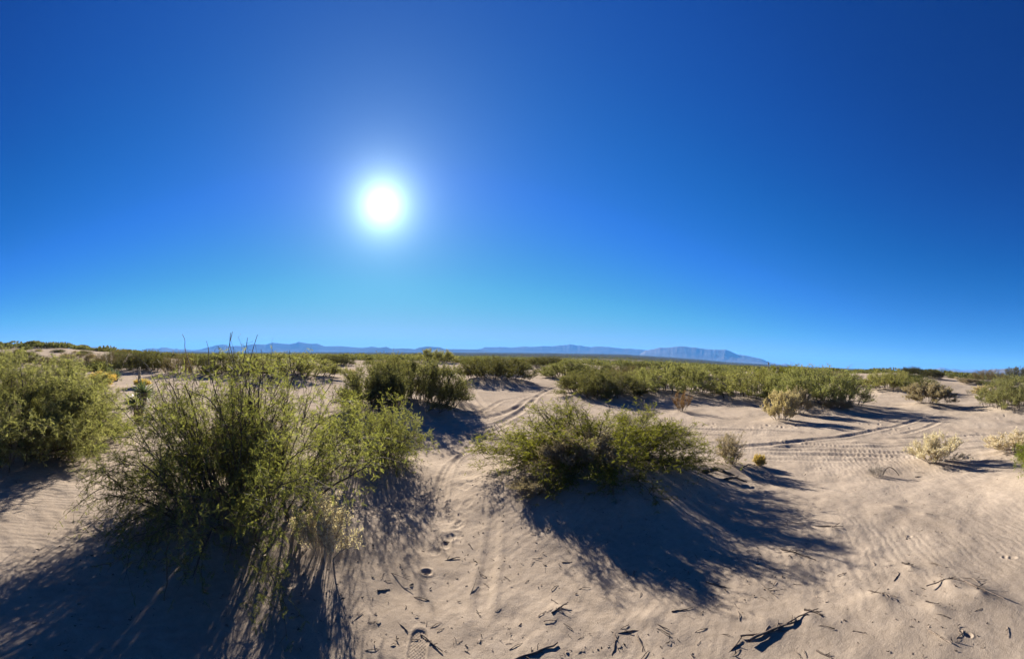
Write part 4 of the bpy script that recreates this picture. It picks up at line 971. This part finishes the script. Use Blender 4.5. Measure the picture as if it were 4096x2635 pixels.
STICKS = [  # x, y, length m, radius, forks, angle (0 = across the picture), dark?, label
 (1800, 2238, .22, .010, 1, .45, 1, 'dark forked stick by the deep round hole in the footpath'),
 (1797, 2165, .13, .010, 1, -.3, 1, 'short dark stick just above the small scooped print on the footpath'),
 (1890, 2360, .32, .006, 0, 1.35, 1, 'long thin dark stick standing out lengthwise on the footpath'),
 (1610, 2505, .14, .010, 0, -1.0, 0, 'pale bent stick left of the boot print'),
 (1725, 2570, .24, .010, 2, -.9, 1, 'gnarled dark stick touching the right side of the boot print'),
 (1535, 2360, .12, .012, 2, .3, 1, 'stubby upright dark root at the edge of the airy bush shadow'),
 (1430, 2470, .16, .006, 0, .9, 0, 'pale hooked twig in the shadow left of the footpath'),
 (1580, 2300, .42, .006, 1, -.7, 0, 'long thin twig slanting down from the saltbush to the footpath'),
 (2145, 2610, .36, .014, 3, .35, 1, 'thick weathered branch at the bottom edge, mid frame'),
 (2270, 2250, .12, .008, 1, .2, 1, 'small dark hooked stick below the round bush shadow'),
 (2240, 2450, .20, .012, 3, .8, 1, 'dark splintered stump stick poking from a sand hump'),
 (2460, 2580, .22, .008, 0, 1.3, 1, 'dark stick pointing away near the bottom edge, mid frame'),
 (2570, 2590, .26, .010, 1, -1.1, 0, 'pale curved stick at the bottom edge right of the middle'),
 (2640, 2510, .18, .010, 0, -.6, 0, 'bleached stick with dark shade below the mesquite shadow tip'),
 (2520, 2530, .20, .010, 2, .3, 1, 'twisted forked stick below the round mesquite shadow'),
 (2730, 2440, .20, .007, 1, .35, 1, 'thin crooked stick at the tip of the round mesquite shadow'),
 (2935, 2590, .20, .010, 1, .9, 1, 'dark knobbly stick at the bottom edge, right of the middle'),
 (3110, 2530, .55, .013, 3, .6, 1, 'longest dark branch of the tangle near the bottom right'),
 (3060, 2545, .40, .012, 2, .25, 1, 'second dark branch crossing the tangle near the bottom right'),
 (3210, 2480, .35, .009, 2, .75, 1, 'thin branch reaching from the tangle up to the sand hump'),
 (3255, 2465, .18, .014, 3, -.4, 1, 'splintered dark wood on top of the sand hump near the bottom right'),
 (3310, 2115, .42, .012, 2, -.15, 1, 'long dark root lying on the sand right of the round mesquite shadow'),
 (3180, 2090, .28, .006, 0, -.5, 0, 'bleached pale stick at the right end of the round mesquite shadow'),
 (3190, 2230, .45, .012, 4, -.35, 1, 'broken dark branch with splinters below the round mesquite shadow edge'),
 (3590, 2310, .20, .008, 1, 1.2, 1, 'bent V-shaped stick on the open sand at lower right'),
 (3765, 2345, .36, .007, 2, .55, 0, 'pale arched twig of the root cluster at lower right'),
 (3870, 2320, .40, .007, 2, -.05, 0, 'thin long twig stretching right from the root cluster'),
 (3800, 2335, .14, .014, 3, .2, 1, 'dark knot of the root cluster at lower right'),
 (3930, 2375, .50, .011, 2, -.6, 1, 'long dark branch slanting down right of the root cluster'),
 (3760, 2265, .24, .006, 2, -.5, 0, 'slender bleached twig above the root cluster'),
 (3640, 2275, .20, .010, 4, -.2, 1, 'dark crumbled root on a sand hump at right'),
 (3525, 2395, .28, .008, 5, -.4, 0, 'pale crumbled root on a sand hump, lower right'),
 (3735, 2428, .16, .008, 3, -.3, 1, 'small dark splinters on the low sand hump beneath the root cluster'),
 (3760, 2560, .24, .009, 1, -.7, 0, 'pale stick with dark butt near the bottom right edge'),
 (3440, 2532, .12, .009, 1, -.3, 0, 'short forked pale stick alone on smooth sand, bottom right'),
 (3295, 2620, .14, .010, 2, -.6, 1, 'dark claw-shaped stick at the bottom edge, right'),
 (3680, 1907, .22, .010, 0, .4, 1, 'short dark stick on the sand below the pale yellow-topped saltbush'),
 (3675, 1890, .26, .008, 0, -.1, 0, 'pale stick on the sand under the pale yellow-topped saltbush'),
 (2880, 2345, .3, .007, 1, -.4, 1, 'thin dark twig below the long mesquite shadow'),
 (3070, 2360, .28, .009, 2, -1.0, 1, 'dark crooked stick at the lower edge of the round mesquite shadow'),
]
for k, (px, py, L, r, fk, an, dk, label) in enumerate(STICKS):
    az = (px-W0/2)/F
    lay('stick', stick_mesh('stick', L*.8, r*.62, 500+k, fk, .06, M_DARKWOOD if dk else M_DEAD, .015), px, py, an-az, label, 'stick', G_ST, sink=r*.4)
# driftwood by the wispy shrub
for px, py, L, r, fk, an, label in ((2868, 1905, .50, .035, 3, -.25, 'thick dark driftwood log beside the round mesquite, foot of the wispy shrub'),
                                    (2940, 1928, .34, .022, 3, -.1, 'dark driftwood piece lying below the wispy shrub'),
                                    (3000, 1868, .26, .012, 2, .3, 'pale arched driftwood between the wispy shrub and the golden tuft')):
    lay('driftwood', stick_mesh('driftwood', L, r, 700+int(px), fk, .16, M_DARKWOOD if r > .02 else M_DEAD, .12), px, py, an-(px-W0/2)/F, label, 'driftwood', 'driftwood by the wispy shrub')
# the uprooted dead twig bundle
def twig_bundle():
    p = at(3525, 1905); root = empty('dead_twig_bundle', (p[0], p[1], gz(p[0], p[1]))); tag(root, 'uprooted bundle of dead grey twigs with a dark arched root, alone on the sand', 'twig bundle')
    s = shrub(seed=71, R=.16, H=.16, n0=14, n1=8, n2=5, l1=.10, l2=.06, r0=.003, up=0, droop=0, step=1.0, leafL=.004, leafW=.003)
    t = np.array([1., -.6, 1]); tw = [(V*t, Q, k) for V, Q, k in [(*q, 0) for q in s['limbs']+s['twigs']]]
    link('twigs', mesh_from('dead_twigs', tw, [M_GREYTWIG]), root).location = (-.08, 0, 0)
    an = math.radians(54); u = np.linspace(0, 1, 10); P = np.stack([.02+.24*u, .02*np.sin(u*9), .02+.12*np.sin(np.pi*u**.8)], 1)
    o = link('root', mesh_from('dead_root', [(*tubes(P[None], np.full((1, 10), .008)*np.linspace(1.1, .6, 10), 6), 0)], [M_DARKWOOD], True), root)
    root.rotation_euler = (0, 0, -an); root.scale = (1.1,)*3
twig_bundle()
# smaller twigs strewn over the foreground
ALIKE = [stick_mesh('twig', .14, .0038, 800+k, k % 3, .08, M_DARKWOOD if k % 2 else M_DEAD, .06) for k in range(10)]
n = 0
while n < 115:
    px, py = rngk.uniform(1450, 4060), rngk.uniform(1.0, 2.0)**.5
    py = 1990 + (py-1)/.4142*640
    if px > 3000 and rngk.random() < .45: continue
    if px < 1950 and rngk.random() < .35: continue
    where = 'left' if px < 2000 else ('middle' if px < 2900 else 'right')
    k = rngk.integers(len(ALIKE)); tone = 'dark' if k % 2 else 'bleached'
    lay('twig', ALIKE[k], px, py, rngk.uniform(0, 6.28), tone+' small twig strewn on the '+where+' foreground sand, one of many', 'twig', tone+' small twigs on the '+where+' sand', sink=.002, scale=rngk.uniform(.3, .85))
    n += 1
def crumbs():
    rng = np.random.default_rng(9); n = 2600
    a = np.radians(rng.uniform(-72, 72, n)); r = 1.75/rng.uniform(.22, .80, n); x, y = r*np.sin(a), r*np.cos(a)
    keep = fbm(x/.9, y/.9, 3, 3) > rng.uniform(-.9, .7, n); x, y = x[keep], y[keep]; n = len(x)
    for S in SITES[:4]:                     # drifts of it lie under the bushes
        k = 700; aa = rng.uniform(0, 6.28, k); q = S['R']*rng.uniform(0, 1.25, k)**.7
        x = np.concatenate([x, S['x']+q*np.cos(aa)]); y = np.concatenate([y, S['y']+q*np.sin(aa)])
    n = len(x)
    P = np.stack([x, y, full_ground(x, y)+.003], 1); D = rng.normal(size=(n, 3))*np.array([1, 1, .25])
    k = rng.random(n) < .6
    L = rng.uniform(.008, .035, n); Wd = L*rng.uniform(.15, .45, n)
    a = blades(P[k], D[k], L[k], Wd[k], rng, .6); b = blades(P[~k], D[~k], L[~k], Wd[~k], rng, .6)
    return mesh_from('leaf_litter', [(*a, 0), (*b, 1)], [M_DARKWOOD, M_DEAD])
tag(link('leaf_litter', crumbs()), 'crumbs of dry leaf and bark scattered over the foreground sand', 'litter', kind='stuff')

# ------------------------------------------------------------------ the air
def air():
    x0, x1, y0, y1, z0, z1 = -16500, 16500, -16500, 16500, -420, 430
    V = np.array([(x, y, z) for x in (x0, x1) for y in (y0, y1) for z in (z0, z1)], float)
    Q = np.array([(0, 1, 3, 2), (4, 6, 7, 5), (0, 4, 5, 1), (2, 3, 7, 6), (0, 2, 6, 4), (1, 5, 7, 3)])
    m = bpy.data.materials.new('air'); m.use_nodes = True; nt = m.node_tree; nt.nodes.clear()
    o = nt.nodes.new('ShaderNodeOutputMaterial'); v = nt.nodes.new('ShaderNodeVolumePrincipled')
    v.inputs['Color'].default_value = HAZE_COL; v.inputs['Density'].default_value = HAZE_D; v.inputs['Anisotropy'].default_value = HAZE_G
    nt.links.new(v.outputs[0], o.inputs['Volume'])
    try: m.cycles.homogeneous_volume = True
    except Exception: pass
    tag(link('haze', mesh_from('haze', [(V, Q, 0)], [m])), 'thin blue air between the viewer and the mountains', 'haze', kind='stuff')
HAZE_COL, HAZE_D, HAZE_G = (.12, .42, 1.0, 1), 5e-5, .0
air()
